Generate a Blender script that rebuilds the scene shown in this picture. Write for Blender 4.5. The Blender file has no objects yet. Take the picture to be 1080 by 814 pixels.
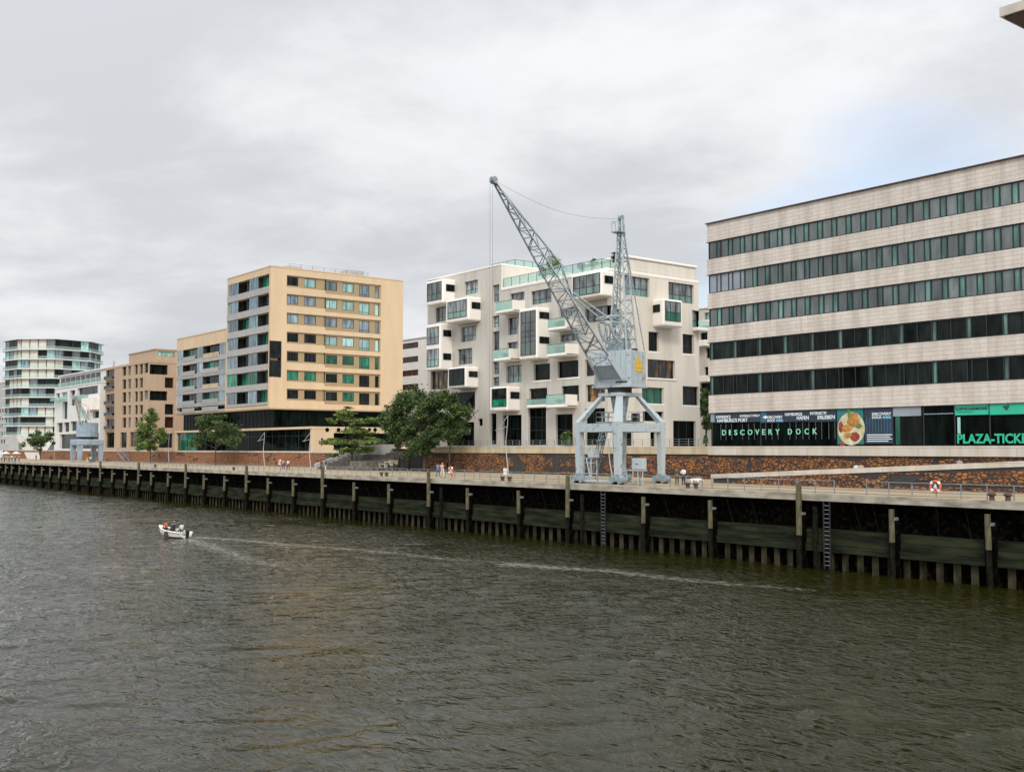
import bpy, bmesh, math, random
from mathutils import Vector, Matrix
random.seed(7)
R = math.radians
scene = bpy.context.scene
col = scene.collection
# ------------------------------------------------------------------ camera
EYE = Vector((0, 0, 9.5)); FPX = 1121.0; TILT = math.atan(65.5/FPX); YAW = R(38.3)
F0 = Vector((-math.cos(YAW), math.sin(YAW), 0)); RT = Vector((math.sin(YAW), math.cos(YAW), 0))
FW = F0*math.cos(TILT) + Vector((0, 0, math.sin(TILT))); UP = RT.cross(FW)
cd = bpy.data.cameras.new('camera'); cam = bpy.data.objects.new('camera', cd); col.objects.link(cam)
cam.matrix_world = Matrix(((RT.x, UP.x, -FW.x, EYE.x), (RT.y, UP.y, -FW.y, EYE.y), (RT.z, UP.z, -FW.z, EYE.z), (0, 0, 0, 1)))
cd.sensor_width = 36; cd.lens = 36*FPX/1080; cd.clip_end = 9000; cd.clip_start = 0.5
scene.camera = cam
def ray(px, py): return FW + RT*((px-540)/FPX) + UP*((407-py)/FPX)
def onY(px, py, Y):                     # survey: the point of the vertical plane y=Y seen at a picture point
    d = ray(px, py); return EYE + d*((Y-EYE.y)/d.y)
def onX(px, py, X):
    d = ray(px, py); return EYE + d*((X-EYE.x)/d.x)
def onZ(px, py, Z):
    d = ray(px, py); return EYE + d*((Z-EYE.z)/d.z)
# ------------------------------------------------------------------ materials
def _nt(name):
    m = bpy.data.materials.new(name); m.use_nodes = True
    nt = m.node_tree; return m, nt, nt.nodes['Principled BSDF']
def _n(nt, t, **k):
    n = nt.nodes.new(t)
    for a, b in k.items(): setattr(n, a, b)
    return n
def pm(name, c, rough=.7, var=.15, scale=1.0, bump=0, bscale=8, metal=0, stretch=(1, 1, 1), spec=.5, c2=None, lo=.35, hi=.65, rand=0):
    m, nt, b = _nt(name); L = nt.links.new
    tc = _n(nt, 'ShaderNodeTexCoord'); mp = _n(nt, 'ShaderNodeMapping'); mp.inputs['Scale'].default_value = stretch
    L(tc.outputs['Object'], mp.inputs[0])
    no = _n(nt, 'ShaderNodeTexNoise'); no.inputs['Scale'].default_value = scale; no.inputs['Detail'].default_value = 6
    L(mp.outputs[0], no.inputs['Vector'])
    cr = _n(nt, 'ShaderNodeValToRGB'); cr.color_ramp.elements[0].position = lo; cr.color_ramp.elements[1].position = hi
    d = c2 or tuple(x*(1-var) for x in c)
    cr.color_ramp.elements[0].color = (*d, 1); cr.color_ramp.elements[1].color = (*c, 1)
    L(no.outputs['Fac'], cr.inputs[0]); out = cr.outputs[0]
    if rand:
        oi = _n(nt, 'ShaderNodeObjectInfo'); hs = _n(nt, 'ShaderNodeHueSaturation')
        mr = _n(nt, 'ShaderNodeMapRange'); mr.inputs[3].default_value = 1-rand; mr.inputs[4].default_value = 1+rand
        L(oi.outputs['Random'], mr.inputs[0]); L(mr.outputs[0], hs.inputs['Value']); L(out, hs.inputs['Color']); out = hs.outputs[0]
    L(out, b.inputs['Base Color'])
    b.inputs['Roughness'].default_value = rough; b.inputs['Metallic'].default_value = metal; b.inputs['Specular IOR Level'].default_value = spec
    if bump:
        n2 = _n(nt, 'ShaderNodeTexNoise'); n2.inputs['Scale'].default_value = bscale; n2.inputs['Detail'].default_value = 5
        L(mp.outputs[0], n2.inputs['Vector'])
        bp = _n(nt, 'ShaderNodeBump'); bp.inputs['Strength'].default_value = bump; bp.inputs['Distance'].default_value = .05
        L(n2.outputs['Fac'], bp.inputs['Height']); L(bp.outputs[0], b.inputs['Normal'])
    return m
def flatuv(nt):                          # (x+y, z) of a vertical wall as a plane coordinate
    tc = _n(nt, 'ShaderNodeTexCoord'); s = _n(nt, 'ShaderNodeSeparateXYZ'); nt.links.new(tc.outputs['Object'], s.inputs[0])
    a = _n(nt, 'ShaderNodeMath', operation='ADD'); nt.links.new(s.outputs[0], a.inputs[0]); nt.links.new(s.outputs[1], a.inputs[1])
    c = _n(nt, 'ShaderNodeCombineXYZ'); nt.links.new(a.outputs[0], c.inputs[0]); nt.links.new(s.outputs[2], c.inputs[1])
    return c.outputs[0], a.outputs[0], s.outputs[2]
def stone_mat(name, c1, c2, mortar, bw, bh, rough=.8, mort=.02, streak=.25):
    m, nt, b = _nt(name); L = nt.links.new; uv, u, v = flatuv(nt)
    br = _n(nt, 'ShaderNodeTexBrick'); br.inputs['Color1'].default_value = (*c1, 1); br.inputs['Color2'].default_value = (*c2, 1)
    br.inputs['Mortar'].default_value = (*mortar, 1); br.inputs['Scale'].default_value = 1; br.inputs['Brick Width'].default_value = bw
    br.inputs['Row Height'].default_value = bh; br.inputs['Mortar Size'].default_value = mort; br.offset = .5
    L(uv, br.inputs['Vector'])
    no = _n(nt, 'ShaderNodeTexNoise'); no.inputs['Scale'].default_value = 1; no.inputs['Detail'].default_value = 7
    mp = _n(nt, 'ShaderNodeMapping'); mp.inputs['Scale'].default_value = (.9, .12, 1); L(uv, mp.inputs[0]); L(mp.outputs[0], no.inputs['Vector'])
    cr = _n(nt, 'ShaderNodeValToRGB'); cr.color_ramp.elements[0].position = .3; cr.color_ramp.elements[1].position = .6
    k = 1-streak; cr.color_ramp.elements[0].color = (k, k*.97, k*.92, 1); cr.color_ramp.elements[1].color = (1, 1, 1, 1)
    L(no.outputs['Fac'], cr.inputs[0])
    mx = _n(nt, 'ShaderNodeMix', data_type='RGBA', blend_type='MULTIPLY'); mx.inputs[0].default_value = 1
    L(br.outputs['Color'], mx.inputs[6]); L(cr.outputs[0], mx.inputs[7]); L(mx.outputs[2], b.inputs['Base Color'])
    b.inputs['Roughness'].default_value = rough
    return m
def mural_mat(name, dark, orange, amount, seed=0.0, brickish=True):
    """dark brick wall with raised orange brick figures (scales, ribs, bands)"""
    m, nt, b = _nt(name); L = nt.links.new; uv, u, v = flatuv(nt)
    mp = _n(nt, 'ShaderNodeMapping'); mp.inputs['Location'].default_value = (seed, seed*.3, 0); mp.inputs['Scale'].default_value = (.11, .42, 1)
    L(uv, mp.inputs[0])
    n1 = _n(nt, 'ShaderNodeTexNoise'); n1.inputs['Scale'].default_value = 1.3; n1.inputs['Detail'].default_value = 3; n1.inputs['Roughness'].default_value = .65
    L(mp.outputs[0], n1.inputs['Vector'])
    msk = _n(nt, 'ShaderNodeMapRange'); msk.inputs[1].default_value = amount; msk.inputs[2].default_value = amount+.02; L(n1.outputs['Fac'], msk.inputs[0])
    m2 = _n(nt, 'ShaderNodeMapping'); m2.inputs['Scale'].default_value = (2.4, 4.4, 1); L(uv, m2.inputs[0])
    vo = _n(nt, 'ShaderNodeTexVoronoi', feature='DISTANCE_TO_EDGE'); vo.inputs['Scale'].default_value = 1; L(m2.outputs[0], vo.inputs['Vector'])
    wv = _n(nt, 'ShaderNodeTexWave', wave_type='BANDS', bands_direction='Y'); wv.inputs['Scale'].default_value = 1.1; wv.inputs['Distortion'].default_value = 9; wv.inputs['Detail Scale'].default_value = .45
    L(uv, wv.inputs['Vector'])
    n3 = _n(nt, 'ShaderNodeTexNoise'); n3.inputs['Scale'].default_value = .22; L(uv, n3.inputs['Vector'])
    sw = _n(nt, 'ShaderNodeMapRange'); sw.inputs[1].default_value = .56; sw.inputs[2].default_value = .60; L(n3.outputs['Fac'], sw.inputs[0])
    e1 = _n(nt, 'ShaderNodeMapRange'); e1.inputs[1].default_value = .06; e1.inputs[2].default_value = .12; L(vo.outputs['Distance'], e1.inputs[0])
    e2 = _n(nt, 'ShaderNodeMapRange'); e2.inputs[1].default_value = .3; e2.inputs[2].default_value = .45; L(wv.outputs['Fac'], e2.inputs[0])
    mi = _n(nt, 'ShaderNodeMix', data_type='FLOAT'); L(sw.outputs[0], mi.inputs[0]); L(e1.outputs[0], mi.inputs[2]); L(e2.outputs[0], mi.inputs[3])
    mu = _n(nt, 'ShaderNodeMath', operation='MULTIPLY'); L(mi.outputs[0], mu.inputs[0]); L(msk.outputs[0], mu.inputs[1])
    br = _n(nt, 'ShaderNodeTexBrick'); br.inputs['Color1'].default_value = (1, 1, 1, 1); br.inputs['Color2'].default_value = (.62, .55, .5, 1); br.inputs['Mortar'].default_value = (.45, .42, .4, 1)
    br.inputs['Scale'].default_value = 1; br.inputs['Brick Width'].default_value = .5; br.inputs['Row Height'].default_value = .18; br.inputs['Mortar Size'].default_value = .02
    L(uv, br.inputs['Vector'])
    mx = _n(nt, 'ShaderNodeMix', data_type='RGBA'); mx.inputs[6].default_value = (*dark, 1); mx.inputs[7].default_value = (*orange, 1); L(mu.outputs[0], mx.inputs[0])
    m3 = _n(nt, 'ShaderNodeMix', data_type='RGBA', blend_type='MULTIPLY'); m3.inputs[0].default_value = 1; L(mx.outputs[2], m3.inputs[6]); L(br.outputs['Color'], m3.inputs[7])
    L(m3.outputs[2], b.inputs['Base Color']); b.inputs['Roughness'].default_value = .85
    bp = _n(nt, 'ShaderNodeBump'); bp.inputs['Strength'].default_value = .8; bp.inputs['Distance'].default_value = .05; L(mu.outputs[0], bp.inputs['Height']); L(bp.outputs[0], b.inputs['Normal'])
    return m
def glass_mat(name, dark, light, rough=.06, ior=1.9, lo=.35, hi=.75, spec=.5):
    """opaque window glass: dark room behind with blinds, coated surface that mirrors the sky"""
    m, nt, b = _nt(name); L = nt.links.new; uv, u, v = flatuv(nt)
    oi = _n(nt, 'ShaderNodeObjectInfo'); ad = _n(nt, 'ShaderNodeVectorMath', operation='ADD')
    sc = _n(nt, 'ShaderNodeVectorMath', operation='SCALE'); sc.inputs['Scale'].default_value = 60
    cb = _n(nt, 'ShaderNodeCombineXYZ'); L(oi.outputs['Random'], cb.inputs[0]); L(oi.outputs['Random'], cb.inputs[1]); L(cb.outputs[0], sc.inputs[0])
    L(uv, ad.inputs[0]); L(sc.outputs[0], ad.inputs[1])
    mp = _n(nt, 'ShaderNodeMapping'); mp.inputs['Scale'].default_value = (1.1, .25, 1); L(ad.outputs[0], mp.inputs[0])
    no = _n(nt, 'ShaderNodeTexNoise'); no.inputs['Scale'].default_value = 1; no.inputs['Detail'].default_value = 3; L(mp.outputs[0], no.inputs['Vector'])
    cr = _n(nt, 'ShaderNodeValToRGB'); cr.color_ramp.elements[0].position = lo; cr.color_ramp.elements[1].position = hi
    cr.color_ramp.elements[0].color = (*dark, 1); cr.color_ramp.elements[1].color = (*light, 1); L(no.outputs['Fac'], cr.inputs[0])
    hs = _n(nt, 'ShaderNodeHueSaturation'); mr = _n(nt, 'ShaderNodeMapRange'); mr.inputs[3].default_value = .45; mr.inputs[4].default_value = 1.5
    L(oi.outputs['Random'], mr.inputs[0]); L(mr.outputs[0], hs.inputs['Value']); L(cr.outputs[0], hs.inputs['Color'])
    L(hs.outputs[0], b.inputs['Base Color']); b.inputs['Roughness'].default_value = rough; b.inputs['IOR'].default_value = ior; b.inputs['Specular IOR Level'].default_value = spec
    n2 = _n(nt, 'ShaderNodeTexNoise'); n2.inputs['Scale'].default_value = .5; bp = _n(nt, 'ShaderNodeBump'); bp.inputs['Strength'].default_value = .12; bp.inputs['Distance'].default_value = .1
    L(uv, n2.inputs['Vector']); L(n2.outputs['Fac'], bp.inputs['Height']); L(bp.outputs[0], b.inputs['Normal'])
    return m
M = {}
M['stoneA'] = stone_mat('pale stone cladding', (.60, .54, .475), (.55, .495, .435), (.36, .32, .28), 1.7, .42, streak=.24, mort=.022)
M['cream'] = pm('cream render', (.50, .465, .41), .8, .17, .9, stretch=(1, 1, .14), bump=.05, lo=.3, hi=.6)  # river front tone, greyed for its weaker sun
M['creamsun'] = pm('cream render sunlit tone', (.62, .565, .48), .8, .13, .9, stretch=(1, 1, .14), lo=.3, hi=.6)  # same render in a lighter, warmer colour for the sunny gable side
M['bay'] = pm('smooth pale bay shell', (.78, .73, .66), .55, .05, .5)
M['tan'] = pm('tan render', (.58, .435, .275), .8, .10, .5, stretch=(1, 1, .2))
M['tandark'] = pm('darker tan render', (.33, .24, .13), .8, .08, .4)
M['brick'] = stone_mat('pale brick', (.46, .33, .22), (.41, .29, .19), (.36, .27, .19), .5, .16, mort=.02, streak=.12)
M['white'] = pm('white paint', (.64, .63, .60), .6, .08, .4)
M['grey'] = pm('grey concrete', (.40, .39, .37), .8, .2, .6)
M['parapet'] = pm('grey panel', (.33, .32, .30), .5, .12, .8, rand=.12)
M['concrete'] = pm('pale concrete', (.52, .47, .40), .85, .22, .5, bump=.2, stretch=(1, 1, .4))
M['band'] = stone_mat('concrete parapet blocks', (.55, .50, .43), (.50, .45, .38), (.3, .27, .23), 3.2, 1.2, mort=.02, streak=.2)
M['bandyellow'] = stone_mat('sandstone parapet blocks', (.50, .42, .28), (.45, .37, .25), (.3, .26, .2), 3.2, 1.2, mort=.02, streak=.25)
M['deck'] = pm('sandy paving', (.36, .29, .185), .9, .3, .7, bump=.2, stretch=(.3, 1, 1))
M['kerb'] = pm('weathered kerb concrete', (.40, .36, .285), .9, c2=(.17, .15, .105), scale=1.1, bump=.4, stretch=(.5, 1, 1.2), lo=.3, hi=.6)
M['terr'] = pm('grey paving', (.33, .31, .28), .9, .2, .5)
def relief_mat():
    m, nt, b = _nt('orange relief brick'); L = nt.links.new; uv, u, v = flatuv(nt)
    mp = _n(nt, 'ShaderNodeMapping'); mp.inputs['Scale'].default_value = (2.0, 4.2, 1); mp.inputs['Rotation'].default_value = (0, 0, .12); L(uv, mp.inputs[0])
    vo = _n(nt, 'ShaderNodeTexVoronoi', feature='DISTANCE_TO_EDGE'); vo.inputs['Scale'].default_value = 1; vo.inputs['Randomness'].default_value = .8; L(mp.outputs[0], vo.inputs['Vector'])
    e = _n(nt, 'ShaderNodeMapRange'); e.inputs[1].default_value = .07; e.inputs[2].default_value = .16; L(vo.outputs['Distance'], e.inputs[0])
    no = _n(nt, 'ShaderNodeTexNoise'); no.inputs['Scale'].default_value = .9; no.inputs['Detail'].default_value = 5; L(uv, no.inputs['Vector'])
    cr = _n(nt, 'ShaderNodeValToRGB'); cr.color_ramp.elements[0].position = .35; cr.color_ramp.elements[0].color = (.11, .042, .014, 1); cr.color_ramp.elements[1].position = .6; cr.color_ramp.elements[1].color = (.38, .145, .032, 1); L(no.outputs['Fac'], cr.inputs[0])
    mx = _n(nt, 'ShaderNodeMix', data_type='RGBA'); mx.inputs[6].default_value = (.028, .022, .02, 1); L(e.outputs[0], mx.inputs[0]); L(cr.outputs[0], mx.inputs[7]); L(mx.outputs[2], b.inputs['Base Color']); b.inputs['Roughness'].default_value = .85
    bp = _n(nt, 'ShaderNodeBump'); bp.inputs['Strength'].default_value = .8; bp.inputs['Distance'].default_value = .05; L(e.outputs[0], bp.inputs['Height']); L(bp.outputs[0], b.inputs['Normal']); return m
M['relief'] = relief_mat()
M['darkbrick'] = stone_mat('dark clinker brick', (.040, .036, .034), (.026, .023, .023), (.05, .045, .04), .5, .17, mort=.015, streak=.3)
M['slat'] = pm('dull slat', (.10, .10, .10), .6, .2, 1)
M['stepst'] = pm('weathered step stone', (.17, .15, .125), .9, c2=(.07, .065, .05), scale=1.5)
M['lampw'] = pm('lamp post paint', (.42, .42, .40), .5, .1, 1)
M['mural'] = mural_mat('dark brick with orange relief', (.026, .024, .024), (.36, .13, .026), .465, 3.0)
M['mural2'] = mural_mat('orange brick relief wall', (.10, .06, .042), (.48, .20, .075), .40, 40.0)
M['qdark'] = pm('tarred quay wall with painted shade', (.020, .012, .007), .95, c2=(.0015, .0013, .001), scale=2.6, bump=1, bscale=4, lo=.5, hi=.75, spec=.03)  # black tar, with the shade of the recess painted into it
M['qgreen'] = pm('algae covered fender timber', (.030, .034, .017), .9, spec=.08, c2=(.006, .008, .005), scale=.9, bump=.8, bscale=5, stretch=(.35, 1, 2.2))
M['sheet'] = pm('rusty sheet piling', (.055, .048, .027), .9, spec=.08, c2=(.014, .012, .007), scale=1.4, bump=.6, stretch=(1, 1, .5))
M['pile'] = pm('lichen covered timber pile', (.125, .11, .052), .9, c2=(.028, .026, .014), scale=3, bump=.8, stretch=(2, 2, .5), lo=.3, hi=.6)
M['pilewet'] = pm('wet timber pile', (.014, .013, .008), .9, c2=(.003, .003, .002), scale=3, bump=.8, spec=.08)
M['gA'] = glass_mat('grey green office glass', (.022, .035, .034), (.12, .15, .145), ior=1.75, lo=.3, hi=.8)
M['gA2'] = glass_mat('narrow pale green glass', (.02, .06, .05), (.13, .28, .23), ior=1.5)
M['gdk'] = glass_mat('dark glass', (.0015, .002, .002), (.016, .026, .023), ior=1.35, spec=.2)
M['gblack'] = glass_mat('shaded shopfront glass', (.0008, .001, .001), (.005, .011, .008), ior=1.2, spec=.12)
M['gB'] = glass_mat('apartment glass', (.008, .012, .014), (.24, .29, .29), ior=1.75, lo=.36, hi=.66)  # curtain patches, lightened further to paint in sky reflection
M['gBlow'] = glass_mat('green lower glass', (.06, .12, .10), (.16, .30, .24), ior=1.8)
M['ggreen'] = glass_mat('green curtain glass', (.004, .05, .028), (.02, .26, .14), ior=1.4)
M['gteal'] = glass_mat('pale teal glass', (.10, .24, .22), (.36, .58, .54), ior=1.8)
M['gblue'] = glass_mat('blue grey glass', (.03, .06, .075), (.22, .31, .35), ior=1.8)
M['gorange'] = glass_mat('amber curtain window', (.006, .006, .006), (.24, .12, .035), ior=1.4, lo=.48, hi=.62)
M['gred'] = glass_mat('brown shutter window', (.02, .009, .007), (.08, .03, .02), ior=1.3)
M['louv'] = pm('silver glass louvre', (.26, .32, .34), .25, .5, 2, metal=.3, rand=.25)
M['frame'] = pm('black window frame', (.012, .013, .013), .4, .1, 1)
M['steel'] = pm('grey steel rail', (.25, .27, .29), .45, .2, 2, metal=.3)
M['crane'] = pm('pale blue crane paint', (.385, .44, .455), .5, c2=(.17, .17, .15), scale=2.2, lo=.28, hi=.42, bump=.1)
M['craned'] = pm('lattice steel paint', (.27, .34, .37), .5, c2=(.16, .19, .20), scale=3)
M['cranelow'] = pm('faded crane paint', (.30, .37, .43), .55, .25, 1)
M['black'] = pm('black metal', (.012, .012, .013), .5, .1, 1)
M['cable'] = pm('steel cable', (.05, .05, .05), .5, .1, 1)
M['rust'] = pm('rusty iron', (.09, .05, .03), .8, .4, 3)
M['yellow'] = pm('yellow crest paint', (.65, .40, .04), .6, .1, 2)
M['orange'] = pm('orange ring plastic', (.65, .13, .04), .5, .1, 2)
M['trunk'] = pm('bark', (.07, .055, .04), .9, .3, 5, bump=.5)
def leafm(name, c, c2):
    m = pm(name, c, .6, c2=c2, scale=.8, lo=.35, hi=.65)
    nt = m.node_tree; b = nt.nodes['Principled BSDF']; tr = _n(nt, 'ShaderNodeBsdfTranslucent'); ms = _n(nt, 'ShaderNodeMixShader'); ms.inputs[0].default_value = .3
    src = b.inputs['Base Color'].links[0].from_socket; ge = _n(nt, 'ShaderNodeNewGeometry'); hs = _n(nt, 'ShaderNodeHueSaturation'); mr = _n(nt, 'ShaderNodeMapRange'); mr.inputs[3].default_value = .5; mr.inputs[4].default_value = 1.7
    nt.links.new(ge.outputs['Random Per Island'], mr.inputs[0]); nt.links.new(mr.outputs[0], hs.inputs['Value']); nt.links.new(src, hs.inputs['Color']); src = hs.outputs[0]; nt.links.new(src, b.inputs['Base Color']); nt.links.new(src, tr.inputs[0])
    nt.links.new(b.outputs[0], ms.inputs[1]); nt.links.new(tr.outputs[0], ms.inputs[2]); nt.links.new(ms.outputs[0], nt.nodes['Material Output'].inputs[0])
    return m
M['leaf1'] = leafm('fresh green leaves', (.17, .25, .06), (.06, .10, .025))
M['leaf2'] = leafm('dark green leaves', (.10, .155, .04), (.028, .052, .014))
M['leaf3'] = leafm('yellow green leaves', (.19, .26, .045), (.05, .09, .018))
M['navy'] = pm('navy banner', (.018, .035, .06), .5, .3, 1)
M['bluelogo'] = pm('blue banner', (.03, .12, .18), .5, .2, 1)
M['tealposter'] = pm('teal poster', (.02, .17, .17), .5, .3, .6)
M['txtwhite'] = pm('white lettering', (.70, .75, .78), .5, .02, 1)
M['txtmint'] = pm('mint lettering', (.22, .60, .42), .4, .05, 1)
M['txtgreen'] = pm('green lettering', (.02, .42, .23), .4, .05, 1)
M['greenpanel'] = pm('emerald panel', (.02, .42, .26), .4, .1, .5)
M['txtdark'] = pm('dark lettering', (.01, .06, .05), .5, .02, 1)
M['txtblue'] = pm('light blue lettering', (.25, .55, .72), .5, .02, 1)
M['blind'] = pm('grey roller blind', (.26, .30, .34), .5, .2, .5)
M['skin'] = pm('skin', (.50, .31, .22), .6, .05, 3)
M['hairb'] = pm('brown hair', (.05, .03, .02), .7, .2, 8)
M['hairl'] = pm('fair hair', (.35, .24, .12), .7, .2, 8)
def cloth(name, c): 
    if name not in M: M[name] = pm(name, c, .85, .15, 4)
    return M[name]
M['boat'] = pm('white boat hull', (.75, .72, .64), .4, .08, 2)
M['rubber'] = pm('black rubber', (.015, .015, .015), .6, .1, 2)
def bg_mat():
    m, nt, b = _nt('clear balustrade glass'); b.inputs['Base Color'].default_value = (.50, .66, .61, 1); b.inputs['Roughness'].default_value = .05
    t = _n(nt, 'ShaderNodeBsdfTransparent'); t.inputs[0].default_value = (.78, .90, .87, 1); ms = _n(nt, 'ShaderNodeMixShader'); ms.inputs[0].default_value = .30
    nt.links.new(t.outputs[0], ms.inputs[1]); nt.links.new(b.outputs[0], ms.inputs[2]); nt.links.new(ms.outputs[0], nt.nodes['Material Output'].inputs[0]); return m
M['bglass'] = bg_mat()
# ------------------------------------------------------------------ builders
def tag(o, label=None, cat=None, group=None, kind=None):
    if label: o['label'] = label
    if cat: o['category'] = cat
    if group: o['group'] = group
    if kind: o['kind'] = kind
    return o
def empty(name, loc=(0, 0, 0), label=None, cat=None, group=None):
    o = bpy.data.objects.new(name, None); o.location = loc; o.empty_display_size = .5; col.objects.link(o)
    return tag(o, label, cat, group)
def rootloc(o):
    v = Vector((0, 0, 0))
    while o is not None: v += o.location; o = o.parent
    return v
class MB:
    def __init__(s, xf=None): s.v = []; s.f = []; s.mi = []; s.xf = xf
    def _a(s, pts, faces, m=0):
        k = len(s.v); s.v += [s.xf(Vector(p)) if s.xf else Vector(p) for p in pts]
        for f in faces: s.f.append([k+i for i in f]); s.mi.append(m)
    def quad(s, a, b, c, d, m=0): s._a([a, b, c, d], [(0, 1, 2, 3)], m)
    def hexa(s, p, m=0): s._a(p, [(0, 3, 2, 1), (4, 5, 6, 7), (0, 1, 5, 4), (1, 2, 6, 5), (2, 3, 7, 6), (3, 0, 4, 7)], m)
    def box(s, x0, x1, y0, y1, z0, z1, m=0):
        s.hexa([(x0, y0, z0), (x1, y0, z0), (x1, y1, z0), (x0, y1, z0), (x0, y0, z1), (x1, y0, z1), (x1, y1, z1), (x0, y1, z1)], m)
    def bar(s, a, b, w, h=None, w2=None, up=(0, 0, 1), m=0):
        a = Vector(a); b = Vector(b); d = (b-a).normalized(); u = Vector(up)
        if abs(d.dot(u)) > .95: u = Vector((0, 1, 0))
        x = d.cross(u).normalized(); y = x.cross(d).normalized(); h = h or w; r = (w2 or w)/w
        p = []
        for c, q in ((a, 1), (b, r)):
            for i, j in ((-1, -1), (1, -1), (1, 1), (-1, 1)): p.append(c + x*(i*w/2*q) + y*(j*h/2*q))
        s.hexa(p, m)
    def tube(s, a, b, r, r2=None, n=8, m=0, cap=True):
        a = Vector(a); b = Vector(b); d = (b-a).normalized(); u = Vector((0, 0, 1)) if abs(d.z) < .95 else Vector((0, 1, 0))
        x = d.cross(u).normalized(); y = x.cross(d); r2 = r if r2 is None else r2; p = []
        for c, q in ((a, r), (b, r2)):
            for i in range(n):
                t = 2*math.pi*i/n; p.append(c + x*math.cos(t)*q + y*math.sin(t)*q)
        fs = [(i, (i+1) % n, n+(i+1) % n, n+i) for i in range(n)]
        if cap: fs += [tuple(range(n))[::-1], tuple(range(n, 2*n))]
        s._a(p, fs, m)
    def path(s, pts, r, n=6, m=0):
        for a, b in zip(pts, pts[1:]): s.tube(a, b, r, r, n, m)
    def prism(s, poly, z0, z1, m=0):
        n = len(poly); p = [(x, y, z0) for x, y in poly]+[(x, y, z1) for x, y in poly]
        s._a(p, [tuple(range(n))[::-1], tuple(range(n, 2*n))]+[(i, (i+1) % n, n+(i+1) % n, n+i) for i in range(n)], m)
    def ball(s, c, r, n=8, k=6, sq=(1, 1, 1), m=0):
        p = [(c[0], c[1], c[2]-r*sq[2])]; fs = []
        for j in range(1, k):
            a = math.pi*j/k
            for i in range(n):
                t = 2*math.pi*i/n; p.append((c[0]+r*sq[0]*math.sin(a)*math.cos(t), c[1]+r*sq[1]*math.sin(a)*math.sin(t), c[2]-r*sq[2]*math.cos(a)))
        p.append((c[0], c[1], c[2]+r*sq[2])); L = len(p)-1
        for i in range(n): fs.append((0, 1+(i+1) % n, 1+i)); fs.append((L, 1+(k-2)*n+i, 1+(k-2)*n+(i+1) % n))
        for j in range(k-2):
            for i in range(n): a = 1+j*n; fs.append((a+i, a+(i+1) % n, a+n+(i+1) % n, a+n+i))
        s._a(p, fs, m)
    def torus(s, c, R_, r, ax='y', n=20, k=8, m=0):
        p = []; fs = []
        for i in range(n):
            t = 2*math.pi*i/n
            for j in range(k):
                q = 2*math.pi*j/k; a = (R_+r*math.cos(q)); u, v, w = a*math.cos(t), a*math.sin(t), r*math.sin(q)
                p.append((c[0]+u, c[1]+w, c[2]+v) if ax == 'y' else ((c[0]+w, c[1]+u, c[2]+v) if ax == 'x' else (c[0]+u, c[1]+v, c[2]+w)))
                fs.append((i*k+j, i*k+(j+1) % k, ((i+1) % n)*k+(j+1) % k, ((i+1) % n)*k+j))
        s._a(p, fs, m)
    def build(s, name, mats, parent=None, smooth=False, bevel=0, seg=2):
        off = rootloc(parent) if parent is not None else Vector((0, 0, 0))
        me = bpy.data.meshes.new(name); me.from_pydata([tuple(p-off) for p in s.v], [], s.f)
        for m in (mats if isinstance(mats, (list, tuple)) else [mats]): me.materials.append(M[m] if isinstance(m, str) else m)
        for p, i in zip(me.polygons, s.mi): p.material_index = i; p.use_smooth = smooth
        bm = bmesh.new(); bm.from_mesh(me)
        if bevel:
            bmesh.ops.remove_doubles(bm, verts=bm.verts, dist=1e-4)
            bmesh.ops.bevel(bm, geom=list(bm.edges), offset=bevel, segments=seg, profile=.5, affect='EDGES')
        bmesh.ops.recalc_face_normals(bm, faces=bm.faces); bm.to_mesh(me); bm.free()
        o = bpy.data.objects.new(name, me); col.objects.link(o); o.parent = parent
        return o
def children(o): return [c for c in list(col.objects) if c.parent == o]
def copy_tree(o, parent=None):
    c = o.copy(); col.objects.link(c); c.parent = parent
    for ch in children(o): copy_tree(ch, c)
    return c
class Face:
    """vertical plane: 'q' faces the river (y=c, outward -y), 'g' faces downstream gable (x=c, outward +x)"""
    def __init__(s, kind, c): s.k = kind; s.c = c
    def P(s, u, v, n=0): return (u, s.c-n, v) if s.k == 'q' else (s.c+n, u, v)
    def at(s, px, py): p = onY(px, py, s.c) if s.k == 'q' else onX(px, py, s.c); return (p.x if s.k == 'q' else p.y), p.z
    def rect(s, x0, x1, yt, yb):
        u0, v1 = s.at(x0, yt); _, v0 = s.at(x0, yb); u1, _ = s.at(x1, (yt+yb)/2); return (u0, u1, v0, v1)
    def off(s, n): return Face(s.k, s.c-n if s.k == 'q' else s.c+n)
    def box(s, mb, u0, u1, v0, v1, n0, n1, m=0):
        a = s.P(u0, v0, n0); b = s.P(u1, v1, n1); mb.box(min(a[0], b[0]), max(a[0], b[0]), min(a[1], b[1]), max(a[1], b[1]), min(v0, v1), max(v0, v1), m)
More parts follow.
